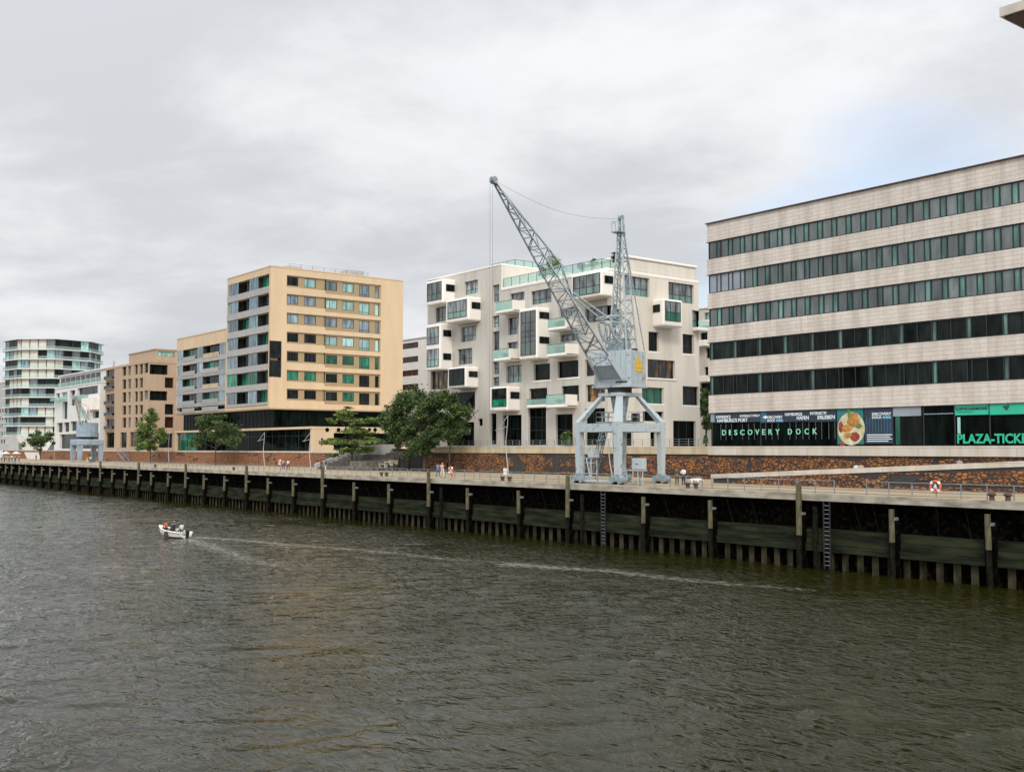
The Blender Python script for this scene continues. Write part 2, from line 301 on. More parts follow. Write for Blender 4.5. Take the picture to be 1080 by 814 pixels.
def wall(face, u0, u1, v0, v1, ops, depth, mat, root, name='wall', cuts=()):
    mb = MB(); us = {u0, u1}; vs = {v0, v1}
    ops = [(max(a, u0), min(b, u1), max(c, v0), min(d, v1)) for a, b, c, d in ops if b > u0 and a < u1]
    for a, b, c, d in list(ops)+list(cuts): us |= {a, b}; vs |= {c, d}
    us = sorted(x for x in us if u0 <= x <= u1); vs = sorted(x for x in vs if v0 <= x <= v1)
    for i in range(len(us)-1):
        for j in range(len(vs)-1):
            cu = (us[i]+us[i+1])/2; cv = (vs[j]+vs[j+1])/2
            if any(a < cu < b and c < cv < d for a, b, c, d in list(ops)+list(cuts)): continue
            mb.quad(face.P(us[i], vs[j]), face.P(us[i+1], vs[j]), face.P(us[i+1], vs[j+1]), face.P(us[i], vs[j+1]))
    for a, b, c, d in ops:
        P = face.P
        mb.quad(P(a, c), P(a, d), P(a, d, -depth), P(a, c, -depth)); mb.quad(P(b, c), P(b, d), P(b, d, -depth), P(b, c, -depth))
        mb.quad(P(a, c), P(b, c), P(b, c, -depth), P(a, c, -depth)); mb.quad(P(a, d), P(b, d), P(b, d, -depth), P(a, d, -depth))
    return mb.build(name, mat, root)
def win(face, r, n, root, cols=2, tr=None, pane='gB', low=None, fr='frame', fw=.07, name='window', sill=None, sub=False, cfrac=None):
    """frame with mullions (mesh of its own) and its pane; sub: both hang under a part, else pane under frame"""
    u0, u1, v0, v1 = r; f = MB(); t = .07
    for a, b, c, d in ((u0, u1, v0, v0+fw), (u0, u1, v1-fw, v1), (u0, u0+fw, v0+fw, v1-fw), (u1-fw, u1, v0+fw, v1-fw)): face.box(f, a, b, c, d, n, n+t)
    cs = cfrac or [i/cols for i in range(1, cols)]
    for q in cs: x = u0+(u1-u0)*q; face.box(f, x-fw/2, x+fw/2, v0+fw, v1-fw, n+.004, n+t-.006)
    trs = tr if isinstance(tr, (list, tuple)) else ([tr] if tr else [])
    for q in trs: z = v0+(v1-v0)*q; face.box(f, u0+fw, u1-fw, z-fw/2, z+fw/2, n+.006, n+t-.01)
    fo = f.build('window_frame' if sub else name, fr, root)
    p = MB(); e = fw*.5
    if low and trs:
        z = v0+(v1-v0)*trs[0]; face.box(p, u0+e, u1-e, z, v1-e, n-.03, n+.02, 0); face.box(p, u0+e, u1-e, v0+e, z, n-.03, n+.02, 1); p.build('pane', [pane, low], root if sub else fo)
    else:
        face.box(p, u0+e, u1-e, v0+e, v1-e, n-.03, n+.02); p.build('pane', pane, root if sub else fo)
    if sill and not sub:
        s = MB(); face.box(s, u0-.15, u1+.25, v0-.28, v0-.003, n+.01, n+sill); s.build('sill', 'bay', fo, bevel=.08)
    return fo
def shell(root, x0, x1, y0, y1, z0, z1, mat, name='rear_wall', skip=()):
    m = MB()
    if 'q' not in skip: m.quad((x0, y0, z0), (x1, y0, z0), (x1, y0, z1), (x0, y0, z1))
    if 'g' not in skip: m.quad((x1, y0, z0), (x1, y1, z0), (x1, y1, z1), (x1, y0, z1))
    m.quad((x1, y1, z0), (x0, y1, z0), (x0, y1, z1), (x1, y1, z1)); m.quad((x0, y1, z0), (x0, y0, z0), (x0, y0, z1), (x0, y1, z1))
    return m.build(name, mat, root)
def slab(root, x0, x1, y0, y1, z0, z1, mat, name='roof', bevel=0):
    m = MB(); m.box(x0, x1, y0, y1, z0, z1); return m.build(name, mat, root, bevel=bevel)
def text(s, face, u0, u1, v0, v1, n, mat, parent, name='lettering', space=1.0, bold=.012):
    cu = bpy.data.curves.new('t', 'FONT'); cu.body = s; cu.space_character = space; cu.offset = bold; cu.extrude = .02; cu.resolution_u = 3
    to = bpy.data.objects.new('t', cu); col.objects.link(to); dg = bpy.context.evaluated_depsgraph_get(); dg.update()
    me = bpy.data.meshes.new_from_object(to.evaluated_get(dg)); bpy.data.objects.remove(to)
    xs = [v.co.x for v in me.vertices]; ys = [v.co.y for v in me.vertices]; a, b, c, d = min(xs), max(xs), min(ys), max(ys); off = rootloc(parent)
    for v in me.vertices:
        v.co = Vector(face.P(u0+(v.co.x-a)/(b-a)*(u1-u0), v0+(v.co.y-c)/(d-c)*(v1-v0), n+v.co.z*1.0))-off
    me.materials.clear(); me.materials.append(M[mat]); me.name = name
    o = bpy.data.objects.new(name, me); col.objects.link(o); o.parent = parent; return o
# ------------------------------------------------------------------ levels
ZD, ZK, ZT, ZTL = 5.9, 5.36, 9.4, 8.6           # deck, kerb underside, upper terrace, left terrace
YQ, YW = 71.0, 95.0                             # quay edge, retaining wall
# ------------------------------------------------------------------ PARTS INSERTED BELOW
# ================================================================== SETTING
def water_mat():
    m, nt, b = _nt('river water'); L = nt.links.new
    tc = _n(nt, 'ShaderNodeTexCoord'); hs = []
    def wave(sc, st, rot, det, w, dist=0, warp=0):
        mp = _n(nt, 'ShaderNodeMapping'); mp.inputs['Scale'].default_value = st; mp.inputs['Rotation'].default_value = (0, 0, R(rot)); L(tc.outputs['Object'], mp.inputs[0])
        no = _n(nt, 'ShaderNodeTexNoise'); no.inputs['Scale'].default_value = sc; no.inputs['Detail'].default_value = det; no.inputs['Roughness'].default_value = .55; no.inputs['Distortion'].default_value = dist
        L(mp.outputs[0], no.inputs['Vector']); mu = _n(nt, 'ShaderNodeMath', operation='MULTIPLY'); mu.inputs[1].default_value = w; L(no.outputs['Fac'], mu.inputs[0]); return mu.outputs[0]
    a = wave(.13, (1, 1.8, 1), 25, 2, .10, .6); c = wave(.8, (1, 1.9, 1), 38, 2, .80, 1.0); d = wave(2.4, (1, 1.7, 1), 15, 3, .16, .8)
    # patches of calmer and rougher water
    p = wave(.035, (1, 1.5, 1), 60, 3, 1.0, 1.0); pr = _n(nt, 'ShaderNodeMapRange'); pr.inputs[1].default_value = .35; pr.inputs[2].default_value = .62; pr.inputs[3].default_value = .35; pr.inputs[4].default_value = 1.45; L(p, pr.inputs[0])
    s1 = _n(nt, 'ShaderNodeMath', operation='ADD'); L(a, s1.inputs[0]); L(c, s1.inputs[1]); s2 = _n(nt, 'ShaderNodeMath', operation='ADD'); L(s1.outputs[0], s2.inputs[0]); L(d, s2.inputs[1])
    s3 = _n(nt, 'ShaderNodeMath', operation='MULTIPLY'); L(s2.outputs[0], s3.inputs[0]); L(pr.outputs[0], s3.inputs[1])
    bp = _n(nt, 'ShaderNodeBump'); bp.inputs['Strength'].default_value = 1.0; bp.inputs['Distance'].default_value = .27; L(s3.outputs[0], bp.inputs['Height']); L(bp.outputs[0], b.inputs['Normal'])
    b.inputs['Base Color'].default_value = (.014, .0135, .002, 1); b.inputs['Roughness'].default_value = .02; b.inputs['IOR'].default_value = 1.30; b.inputs['Specular IOR Level'].default_value = .4
    return m
M['water'] = water_mat()
def foam_mat():
    m, nt, b = _nt('wake foam'); L = nt.links.new; tc = _n(nt, 'ShaderNodeTexCoord'); uvs = _n(nt, 'ShaderNodeUVMap')
    mp = _n(nt, 'ShaderNodeMapping'); mp.inputs['Scale'].default_value = (.8, 1.6, 1); mp.inputs['Rotation'].default_value = (0, 0, R(-15)); L(tc.outputs['Object'], mp.inputs[0])
    no = _n(nt, 'ShaderNodeTexNoise'); no.inputs['Scale'].default_value = 1.6; no.inputs['Detail'].default_value = 6; L(mp.outputs[0], no.inputs['Vector'])
    sp = _n(nt, 'ShaderNodeSeparateXYZ'); L(uvs.outputs[0], sp.inputs[0])
    # fade to the edges (v) and along the wake (u)
    pp = _n(nt, 'ShaderNodeMath', operation='PINGPONG'); pp.inputs[1].default_value = .5; L(sp.outputs[1], pp.inputs[0])
    e = _n(nt, 'ShaderNodeMapRange'); e.inputs[1].default_value = 0; e.inputs[2].default_value = .5; e.inputs[3].default_value = -.30; e.inputs[4].default_value = .05; L(pp.outputs[0], e.inputs[0])
    f = _n(nt, 'ShaderNodeMapRange'); f.inputs[1].default_value = 0; f.inputs[2].default_value = 1; f.inputs[3].default_value = .14; f.inputs[4].default_value = -.02; L(sp.outputs[0], f.inputs[0])
    a1 = _n(nt, 'ShaderNodeMath', operation='ADD'); L(no.outputs['Fac'], a1.inputs[0]); L(e.outputs[0], a1.inputs[1]); a2 = _n(nt, 'ShaderNodeMath', operation='ADD'); L(a1.outputs[0], a2.inputs[0]); L(f.outputs[0], a2.inputs[1])
    r = _n(nt, 'ShaderNodeMapRange'); r.inputs[1].default_value = .43; r.inputs[2].default_value = .86; r.inputs[4].default_value = .4; L(a2.outputs[0], r.inputs[0])
    b.inputs['Base Color'].default_value = (.50, .48, .40, 1); b.inputs['Roughness'].default_value = .8
    t = _n(nt, 'ShaderNodeBsdfTransparent'); ms = _n(nt, 'ShaderNodeMixShader'); L(r.outputs[0], ms.inputs[0]); L(t.outputs[0], ms.inputs[1]); L(b.outputs[0], ms.inputs[2]); L(ms.outputs[0], nt.nodes['Material Output'].inputs[0])
    return m
M['foam'] = foam_mat()
TS, WX0, WX1, WY0, WY1 = 110.0, -335.0, -5.0, -38.0, 72.0     # rippled stretch of river, three tiles of waves
me = bpy.data.meshes.new('water'); wo = bpy.data.objects.new('water', me); col.objects.link(wo)
oc = wo.modifiers.new('waves', 'OCEAN'); oc.geometry_mode = 'GENERATE'; oc.resolution = 18; oc.viewport_resolution = 18; oc.spatial_size = int(TS); oc.size = 1.0; oc.repeat_x = 3; oc.repeat_y = 1
oc.wave_scale = .095; oc.wind_velocity = 2.05; oc.wave_scale_min = .01; oc.choppiness = 1.15; oc.wave_alignment = .6; oc.wave_direction = R(200); oc.damping = .5; oc.depth = 12; oc.random_seed = 4; oc.time = 3.0
dg = bpy.context.evaluated_depsgraph_get(); dg.update(); me2 = bpy.data.meshes.new_from_object(wo.evaluated_get(dg)); wo.modifiers.clear(); wo.data = me2
xs_ = [v.co.x for v in me2.vertices]; ys_ = [v.co.y for v in me2.vertices]; zs_ = [v.co.z for v in me2.vertices]
0 and print('OCEAN', len(xs_), min(xs_), max(xs_), min(ys_), max(ys_), min(zs_), max(zs_), sum(z*z for z in zs_[::50])/len(zs_[::50]))
kx_, ky_ = (WX1-WX0)/(max(xs_)-min(xs_)), (WY1-WY0)/(max(ys_)-min(ys_)); mx_, my_ = (min(xs_)+max(xs_))/2, (min(ys_)+max(ys_))/2
for v in me2.vertices: v.co.x = (v.co.x-mx_)*kx_+(WX0+WX1)/2; v.co.y = (v.co.y-my_)*ky_+(WY0+WY1)/2
me2.polygons.foreach_set('use_smooth', [True]*len(me2.polygons)); me2.materials.clear(); me2.materials.append(M['water']); tag(wo, kind='structure')
mb = MB()
for a, b, c, d in ((-2500, 900, -900, WY0+.4), (-2500, WX0+.4, WY0+.4, 74), (WX1-.4, 900, WY0+.4, 74)): mb.quad((a, c, -.08), (b, c, -.08), (b, d, -.08), (a, d, -.08))
tag(mb.build('water', 'water'), kind='structure')
mb = MB(); mb.box(-900, 120, YQ+.9, 97, ZD-.5, ZD); tag(mb.build('promenade', 'deck'), kind='structure')
XS0, XS1 = -165.0, -147.5                       # stone steps between the two retaining walls
mb = MB(); mb.quad((-3000, YW+.3, ZTL), (XS0, YW+.3, ZTL), (XS0, 3500, ZTL), (-4000, 3500, ZTL))
mb.quad((XS0, YW+.3, ZT), (400, YW+.3, ZT), (3000, 3500, ZT), (XS0, 3500, ZT)); mb.quad((XS0, YW+.3, ZTL), (XS0, 3500, ZTL), (XS0, 3500, ZT), (XS0, YW+.3, ZT))
tag(mb.build('ground', 'terr'), kind='structure')
# wake of the motorboat: two foam arms lying on the water
def wz(x, y):
    h, p, n_, f_ = wo.ray_cast(Vector((x, y, 5)), Vector((0, 0, -1))); return p.z if h else 0.0
def ribbon(pts, w0, w1, z=.012, nu=110, nv=8):
    """foam sheet that follows the wave surface"""
    pts = [Vector(p) for p in pts]; v = []; f = []; uv = []; n = len(pts)-1
    def at(t):
        k = min(int(t*n), n-1); u = t*n-k; p0, p1, p2, p3 = pts[max(k-1, 0)], pts[k], pts[k+1], pts[min(k+2, n)]
        return .5*((2*p1)+(p2-p0)*u+(2*p0-5*p1+4*p2-p3)*u*u+(3*p1-p0-3*p2+p3)*u**3)
    for i in range(nu+1):
        t = i/nu; p = at(t); d = (at(min(1, t+.01))-at(max(0, t-.01))).normalized(); s = Vector((-d.y, d.x)); w = w0+(w1-w0)*t
        for j in range(nv+1): q = p+s*w*(j/nv-.5); v.append((q.x, q.y, wz(q.x, q.y)+z))
    for i in range(nu):
        for j in range(nv):
            a = i*(nv+1)+j; f.append((a, a+1, a+nv+2, a+nv+1)); uv += [(i/nu, j/nv), (i/nu, (j+1)/nv), ((i+1)/nu, (j+1)/nv), ((i+1)/nu, j/nv)]
    return v, f, uv
def wpt(px, py): p = onZ(px, py, 0); return (p.x, p.y)
me = bpy.data.meshes.new('wake_foam'); V = []; Fs = []; U = []
for pts, a, b, z in (([wpt(*q) for q in ((196, 566), (220, 567.5), (260, 570), (310, 575), (370, 579), (430, 585), (480, 590), (535, 593))], 3.6, 4.0, .012),
                  ([wpt(*q) for q in ((530, 594), (590, 599), (640, 602), (690, 608), (750, 614), (800, 618), (860, 623))], 4.5, 3.5, .016),
                  ([wpt(*q) for q in ((198, 568), (215, 574), (240, 582), (262, 590), (290, 597))], 2.4, 8.0, .02)):
    v, f, u = ribbon(pts, a, b, z); k = len(V); V += v; Fs += [tuple(k+i for i in q) for q in f]; U += u
me.from_pydata(V, [], Fs); ul = me.uv_layers.new(name='UVMap')
for i, u in enumerate(U): ul.data[i].uv = u
me.materials.append(M['foam']); wk = bpy.data.objects.new('wake_foam', me); col.objects.link(wk)
tag(wk, 'pale broken foam of the wake trailing from the motorboat', 'foam', kind='stuff')
# ================================================================== QUAY WALL
X0Q, X1Q = -420.0, 110.0
q = empty('quay_wall', (-150, YQ, 0), 'long dark sheet piled quay wall with algae green fender timbers and concrete kerb', 'quay wall')
mb = MB(); mb.box(X0Q, X1Q, YQ, YQ+.9, ZK, ZD+.02)
o = mb.build('kerb', 'kerb', q)
mb = MB(); mb.box(X0Q, X1Q, YQ+1.6, YQ+2.0, 2.9, ZK+.1); mb.build('back_wall', 'qdark', q)  # coloured near black for the shade beneath the kerb
mb = MB()                                        # fender timbers, stacked
for (za, zb, n) in ((1.42, 1.95, .12), (1.98, 2.5, .0), (2.53, 3.1, -.06)): mb.box(X0Q, X1Q, YQ+.15-n, YQ+1.7, za, zb)
mb.build('fender_timbers', 'qgreen', q)
mb = MB(); x = X0Q                               # trapezoid sheet piling
while x < X1Q:
    a, b = YQ+.45, YQ+.95
    p = [(x, b), (x+.12, b), (x+.28, a), (x+.85, a), (x+1.02, b), (x+1.3, b)]
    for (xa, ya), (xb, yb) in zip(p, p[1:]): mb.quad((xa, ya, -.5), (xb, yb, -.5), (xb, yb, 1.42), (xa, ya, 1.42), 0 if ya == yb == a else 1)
    x += 1.3
mb.build('sheet_piling', ['sheet', 'qdark'], q)  # flanges coloured as lit, webs and backs blackened as painted shade
mb = MB(); rr = random.Random(3)                # struts, brackets and debris in the dark recess
x = X0Q
while x < X1Q:
    if rr.random() < .6: mb.bar((x, YQ+1.5, 3.1), (x+rr.uniform(-.3, .3), YQ+.8, ZK), .12)
    x += rr.uniform(1.5, 3.5)
mb.build('bracket', 'pilewet', q)
# timber piles: survey of their places on the quay front
tall = {842, 598, 452, 340, 259, 195, 145, 105}
pxs = [1150, 1042, 940, 842, 749, 678, 598, 547, 493, 452, 410, 373, 340, 309, 282, 259, 236, 214.5, 195, 176.5, 159, 145, 131, 117.5, 105, 92, 81, 71.5, 61.5, 52, 43, 34, 26, 19.5, 11.5, 5, -2]
def pile_proto(top, w, nm):
    r = empty('timber_pile', (0, 0, 0)); mb = MB(); w *= .88; mb.tube((0, 0, 2.6), (0, 0, top), w, w*.97, 10); mb.build('pile_head', 'pile', r, smooth=False)
    mb = MB(); mb.tube((0, 0, -1), (0, 0, 2.6), w*1.06, w, 10); mb.build('pile_foot', 'pilewet', r)
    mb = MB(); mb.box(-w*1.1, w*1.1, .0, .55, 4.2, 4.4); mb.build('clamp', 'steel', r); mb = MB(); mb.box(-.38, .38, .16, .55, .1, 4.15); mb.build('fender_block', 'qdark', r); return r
pt = pile_proto(6.75, .26, 't'); ps = pile_proto(5.0, .23, 's'); ft = fs_ = True
where = {1150: 'just outside', 940: 'below the deck left of the bollard pair at the right edge', 842: 'rising above the railing below the round food poster', 749: 'below the deck under the white dog', 678: 'below the deck between the big crane and the couple',
 598: 'rising above the deck left of the big crane', 547: 'below the deck right of the bollard pair', 493: 'below the deck under the couple walking by the fish mural', 452: 'rising above the deck left of the orange lifebuoy',
 410: 'below the deck under the stone steps', 340: 'rising above the deck near the flat crowned tree', 373: 'below the deck under the flat crowned tree'}
ordn = ['first', 'second', 'third', 'fourth', 'fifth', 'sixth', 'seventh', 'eighth', 'ninth', 'tenth', 'eleventh', 'twelfth', 'thirteenth', 'fourteenth']
kk = 0
for px in pxs:
    P = onY(px, 530, YQ-.32); t = px in tall
    src = pt if t else ps
    if (ft if t else fs_): o = src
    else: o = copy_tree(src)
    if t: ft = False
    else: fs_ = False
    o.location = (P.x, YQ-.3, 0); o.rotation_euler = (0, 0, rr.uniform(0, 6))if False else (R(rr.uniform(-.8, .8)), R(rr.uniform(-.8, .8)), 0)
    if px in where: lab = ('tall timber pile ' if t else 'short timber pile ')+where[px]
    else:
        kk += 1; lab = 'timber pile standing in the water along the far left stretch of the quay'
        if t: lab = {259: 'tall timber pile poking above the deck under the dark tree', 195: 'tall timber pile poking above the deck under the annex of the tan block', 145: 'tall timber pile poking above the deck by the pale green tree', 105: 'tall timber pile poking above the deck by the small far crane'}[px]
    if px == 1042: lab = 'timber pile below the paired bollards at the right edge'
    tag(o, lab, 'pile', 'timber piles along the quay front')
# intermediate half sunk piles and a ladder
def mini(px, w=.2):
    P = onY(px, 560, YQ-.05); mb = MB(); mb.tube((P.x, YQ-.05, -.5), (P.x, YQ-.05, 4.9), w, w, 8); return mb
for px, lab in ((860, 'dark rubbing post beside the dock ladder below the railing gap'), (614, 'dark rubbing post below the left feet of the big crane'), (465, 'dark rubbing post below the orange lifebuoy')):
    tag(mini(px).build('rubbing_post', 'pilewet'), lab, 'post', 'dark rubbing posts')
for px, y, lab in ((872, 560, 'dark steel ladder on the quay face below the railing gap'), (636, 545, 'dark steel ladder on the quay face below the big crane')):
    P = onY(px, y, YQ-.15); r = empty('dock_ladder', (P.x, YQ, 0), lab, 'ladder', 'steel ladders on the quay face')
    for s in (-.28, .28): mb = MB(); mb.box(P.x+s-.05, P.x+s+.05, YQ-.16, YQ-.06, .1, 5.3); mb.build('stile', 'black', r)
    for k in range(15): mb = MB(); mb.tube((P.x-.28, YQ-.11, .4+k*.33), (P.x+.28, YQ-.11, .4+k*.33), .025); mb.build('rung', 'steel', r)
# railings on the kerb, broken at the ladders
def railing(px0, px1, label, npx=None, y=YQ+.55, z=ZD, h=1.05, sp=1.9, grp='grey steel railings along the quay edge'):
    a = onY(px0, 515, y).x; b = onY(px1, 515, y).x; r = empty('railing', ((a+b)/2, y, z), label, 'railing', grp)
    n = max(2, int(round((b-a)/sp)))
    for i in range(n+1):
        x = a+(b-a)*i/n; mb = MB(); mb.box(x-.03, x+.03, y-.03, y+.03, z, z+h); mb.build('post', 'steel', r)
    for k, hh in ((0, h), (1, h*.55)):
        mb = MB(); mb.tube((a, y, z+hh), (b, y, z+hh), .03 if k == 0 else .02, n=6); mb.build('rail', 'steel', r)
    return r
railing(914, 1130, 'grey quay railing carrying the lifebuoy at the right edge of the photo')
railing(751, 880, 'grey quay railing in front of the ramp, left of the railing gap')
railing(506, 741, 'grey quay railing running past the feet of the big crane')
railing(433, 500, 'grey quay railing beside the lifebuoy and the fish mural')
railing(376, 430, 'grey quay railing below the stone steps')
railing(240, 371, 'grey quay railing below the tan block and the flat crowned tree')
railing(120, 236, 'grey quay railing between the pale green tree and the dark tree')
# slots in the kerb edge with bollards
def bollard(px, lab):
    P = onY(px, 525, YQ+.3); r = empty('mooring_bollard', (P.x, YQ+.32, ZD+.02), lab, 'bollard', 'iron mooring bollards on the kerb')
    mb = MB(); mb.tube((P.x, YQ+.32, ZD+.02), (P.x, YQ+.32, ZD+.38), .19, .15, 12); mb.build('stem', 'rust', r)
    mb = MB(); mb.ball((P.x, YQ+.32, ZD+.42), .27, 12, 8, (1.15, 1, .5)); mb.build('cap', 'rust', r, smooth=True)
for px, l in ((1046, 'left bollard of the pair at the right edge of the photo'), (1063, 'right bollard of the pair at the right edge of the photo'), (725.5, 'left bollard of the pair under the couple with the dog'),
    (734, 'right bollard of the pair under the couple with the dog'), (530, 'left bollard of the pair left of the big crane'), (537, 'right bollard of the pair left of the big crane'),
    (402, 'left bollard of the pair below the stone steps'), (407.5, 'right bollard of the pair below the stone steps'), (246, 'small rusty bollard on the kerb by the dark tree'), (163, 'small rusty bollard on the kerb by the pale green tree')): bollard(px, l)
def lifebuoy(px, py, Y, lab, r_=.38, post=False):
    P = onY(px, py, Y); r = empty('lifebuoy', (P.x, Y, P.z-.4), lab, 'lifebuoy', 'lifebuoys along the promenade')
    mb = MB(); mb.torus((P.x, Y, P.z), r_, .09, 'y', 24, 8); mb.build('ring', 'orange', r, smooth=True)
    mb = MB()
    for k in range(4):
        t = math.pi/4+k*math.pi/2; c = Vector((P.x+math.cos(t)*r_, Y, P.z+math.sin(t)*r_)); d = Vector((-math.sin(t), 0, math.cos(t)))*.09; mb.tube(c-d, c+d, .105, n=10)
    mb.build('band', 'txtwhite', r)
    mb = MB(); mb.bar((P.x-.1, Y-.02, P.z-.2), (P.x, Y-.02, P.z+.2), .07); mb.bar((P.x+.1, Y-.02, P.z-.2), (P.x, Y-.02, P.z+.2), .07); mb.bar((P.x-.12, Y-.02, P.z-.1), (P.x+.12, Y-.02, P.z-.1), .07); mb.build('holder', 'txtwhite', r)
    if post: mb = MB(); mb.box(P.x-.05, P.x+.05, Y+.1, Y+.2, ZD, P.z+.3); mb.box(P.x-.25, P.x+.25, Y+.1, Y+.16, P.z-.3, P.z+.35); mb.build('stand', 'orange', r)
lifebuoy(986.5, 513, YQ+.42, 'orange and white lifebuoy hanging on the railing at the right')
lifebuoy(475.5, 496, YQ+.42, 'orange lifebuoy on its red stand below the fish mural', post=True)
lifebuoy(295, 487.5, YQ+3, 'orange lifebuoy on a stand in front of the tan block', post=True)
# ================================================================== RETAINING WALLS, RAMP, STEPS
r = empty('retaining_wall', (-250, YW, ZD), 'orange brick retaining wall with thin pale coping on the left half', 'wall')
mb = MB(); mb.box(-420, XS0, YW, YW+.5, ZD-.1, ZTL); mb.build('wall_face', 'mural2', r)
mb = MB(); mb.box(-420, XS0+.1, YW-.12, YW+.55, ZTL, ZTL+.28); mb.build('coping', 'concrete', r)
r = empty('retaining_wall', (-100, YW, ZD), 'dark brick retaining wall with orange fish figures under the pale parapet', 'wall')
mb = MB(); mb.box(XS1, 110, YW, YW+.5, ZD-.1, 8.78); mb.build('wall_face', 'darkbrick', r)
def poly_relief(pts, Y, root, name='fish_relief', t=.06):
    n = len(pts); mb = MB(); mb._a([(x, Y-t, z) for x, z in pts]+[(x, Y+.02, z) for x, z in pts], [tuple(range(n)), tuple(range(n, 2*n))[::-1]]+[(i, (i+1) % n, n+(i+1) % n, n+i) for i in range(n)]); return mb.build(name, 'relief', root)
def fish(px0, px1, zc, h, Y, root, flip=False, fat=.6, tail=.16):
    a, b = onY(px0, 490, Y).x, onY(px1, 490, Y).x
    def T(t, s): x = a+(b-a)*(1-t if flip else t); return (x, min(8.70 if Y > 90 else 99, max(ZD+.02, zc+s*h/2)))
    up = [(t, math.sin(math.pi*min(1, (t*.93+.02)))**fat) for t in [i/14*(1-tail) for i in range(15)]]
    pts = [T(t, s) for t, s in up]+[T(1, .85), T(1-tail*.35, 0), T(1, -.85)]+[T(t, -s) for t, s in up[::-1]]
    poly_relief(pts, Y, root)
def band_(px0, px1, z0, z1, Y, root): a, b = onY(px0, 490, Y).x, onY(px1, 490, Y).x; poly_relief([(a, z0), (b, z0), (b, z1), (a, z1)], Y, root, 'band_relief', .045)
fish(446, 476, 7.2, 2.0, YW, r, True); fish(470, 542, 7.35, 2.9, YW, r, True, .5, .12)
a, b = onY(547, 490, YW).x, onY(583, 490, YW).x; poly_relief([(a, 8.6), (a+(b-a)*.75, 8.6), (a+(b-a)*.85, 7.7), (b, 8.3), (b, 6.9), (a+(b-a)*.85, 7.3), (a+(b-a)*.72, 6.1), (a+(b-a)*.25, 6.05)], YW, r)
# fish bone figure
a, b = onY(590, 490, YW).x, onY(634, 490, YW).x; poly_relief([(a, 8.1), (a+.9, 7.5), (b-2.2, 7.45), (b-1.6, 8.2), (b, 7.35), (b-1.6, 6.5), (b-2.2, 7.2), (a+.9, 7.15), (a, 6.5), (a+.35, 7.3)], YW, r)
for k in range(8): x = a+1.6+k*(b-a-4.2)/7; hh = .35+.5*math.sin(math.pi*(k+1)/9); poly_relief([(x, 7.3-hh), (x+.22, 7.3-hh), (x+.55, 7.3), (x+.22, 7.3+hh), (x, 7.3+hh), (x+.3, 7.3)], YW, r, 'rib_relief', .05)
fish(637, 700, 7.2, 2.6, YW, r, False, .5, .1); fish(700, 790, 7.5, 2.1, YW, r, False, .35, .07); fish(792, 902, 7.7, 1.9, YW, r, True, .3, .05); fish(905, 985, 7.9, 1.5, YW, r, False, .35, .08); fish(988, 1110, 7.8, 1.7, YW, r, True, .3, .06)
band_(560, 780, 6.0, 6.3, YW, r); band_(690, 830, 6.5, 6.68, YW, r); band_(880, 1120, 7.0, 7.2, YW, r); band_(600, 720, 8.35, 8.55, YW, r)
xa = onY(748, 472, YW).x
mb = MB(); mb.box(XS1-.2, xa, YW-.18, YW+.5, 8.782, 9.7); mb.build('parapet', 'bandyellow', r)
mb = MB(); mb.box(xa+.004, 110, YW-.3, YW+.5, 8.72, 9.72); mb.build('parapet', 'band', r)
# ramp with its own lower mural wall
YR = 84.0; a = onY(750, 500, YR); b = onY(1080, 486, YR); zs = (b.z-a.z)/(b.x-a.x); xr1 = -20; z1 = a.z+zs*(xr1-a.x)
r = empty('ramp', (-60, YR, ZD), 'long rising ramp with pale coping over an orange figured brick wall at the right', 'ramp')
def wedge(mb, y0, y1, d0, d1, x0=a.x, x1=xr1, z0=None):
    za, zb = a.z+zs*(x0-a.x), a.z+zs*(x1-a.x); lo0 = (za+d0) if z0 is None else z0; lo1 = (zb+d0) if z0 is None else z0
    mb.hexa([(x0, y0, lo0), (x1, y0, lo1), (x1, y1, lo1), (x0, y1, lo0), (x0, y0, za+d1), (x1, y0, zb+d1), (x1, y1, zb+d1), (x0, y1, za+d1)])
mb = MB(); wedge(mb, YR+.06, YR+.36, 0, -.45, a.x+.25, xr1, ZD-.05); mb.build('wall_face', 'darkbrick', r)
fy = YR+.06; ztp_ = lambda px: a.z+zs*(onY(px, 500, fy).x-a.x)-.5
X_ = lambda px: onY(px, 505, fy).x
poly_relief([(X_(768), ZD+.02), (X_(790), ztp_(790)), (X_(895), ztp_(895)), (X_(922), ZD+.9), (X_(938), ZD+1.3), (X_(938), ZD+.1), (X_(915), ZD+.02)], fy, r)
poly_relief([(X_(962), ztp_(962)-.9), (X_(985), ztp_(985)-.25), (X_(1200), ztp_(1200)-.25), (X_(1200), ZD+.5), (X_(1010), ZD+.55), (X_(985), ZD+1.0)], fy, r)
band_(935, 1180, ztp_(950)-.2, ztp_(950)-.04, fy, r); band_(900, 1180, ZD+.08, ZD+.32, fy, r)
mb = MB(); wedge(mb, YR-.04, YR+.4, -.45, 0, a.x+.25); mb.hexa([(a.x, YR-.05, ZD), (a.x+.25, YR-.05, ZD), (a.x+.25, YR+.41, ZD), (a.x, YR+.41, ZD), (a.x, YR-.05, a.z), (a.x+.25, YR-.05, a.z), (a.x+.25, YR+.41, a.z), (a.x, YR+.41, a.z)]); mb.build('coping', 'band', r)
mb = MB(); wedge(mb, YR+.36, YR+3.6, 0, -1.0, a.x+.25, xr1, ZD-.05); mb.build('walkway', 'terr', r)
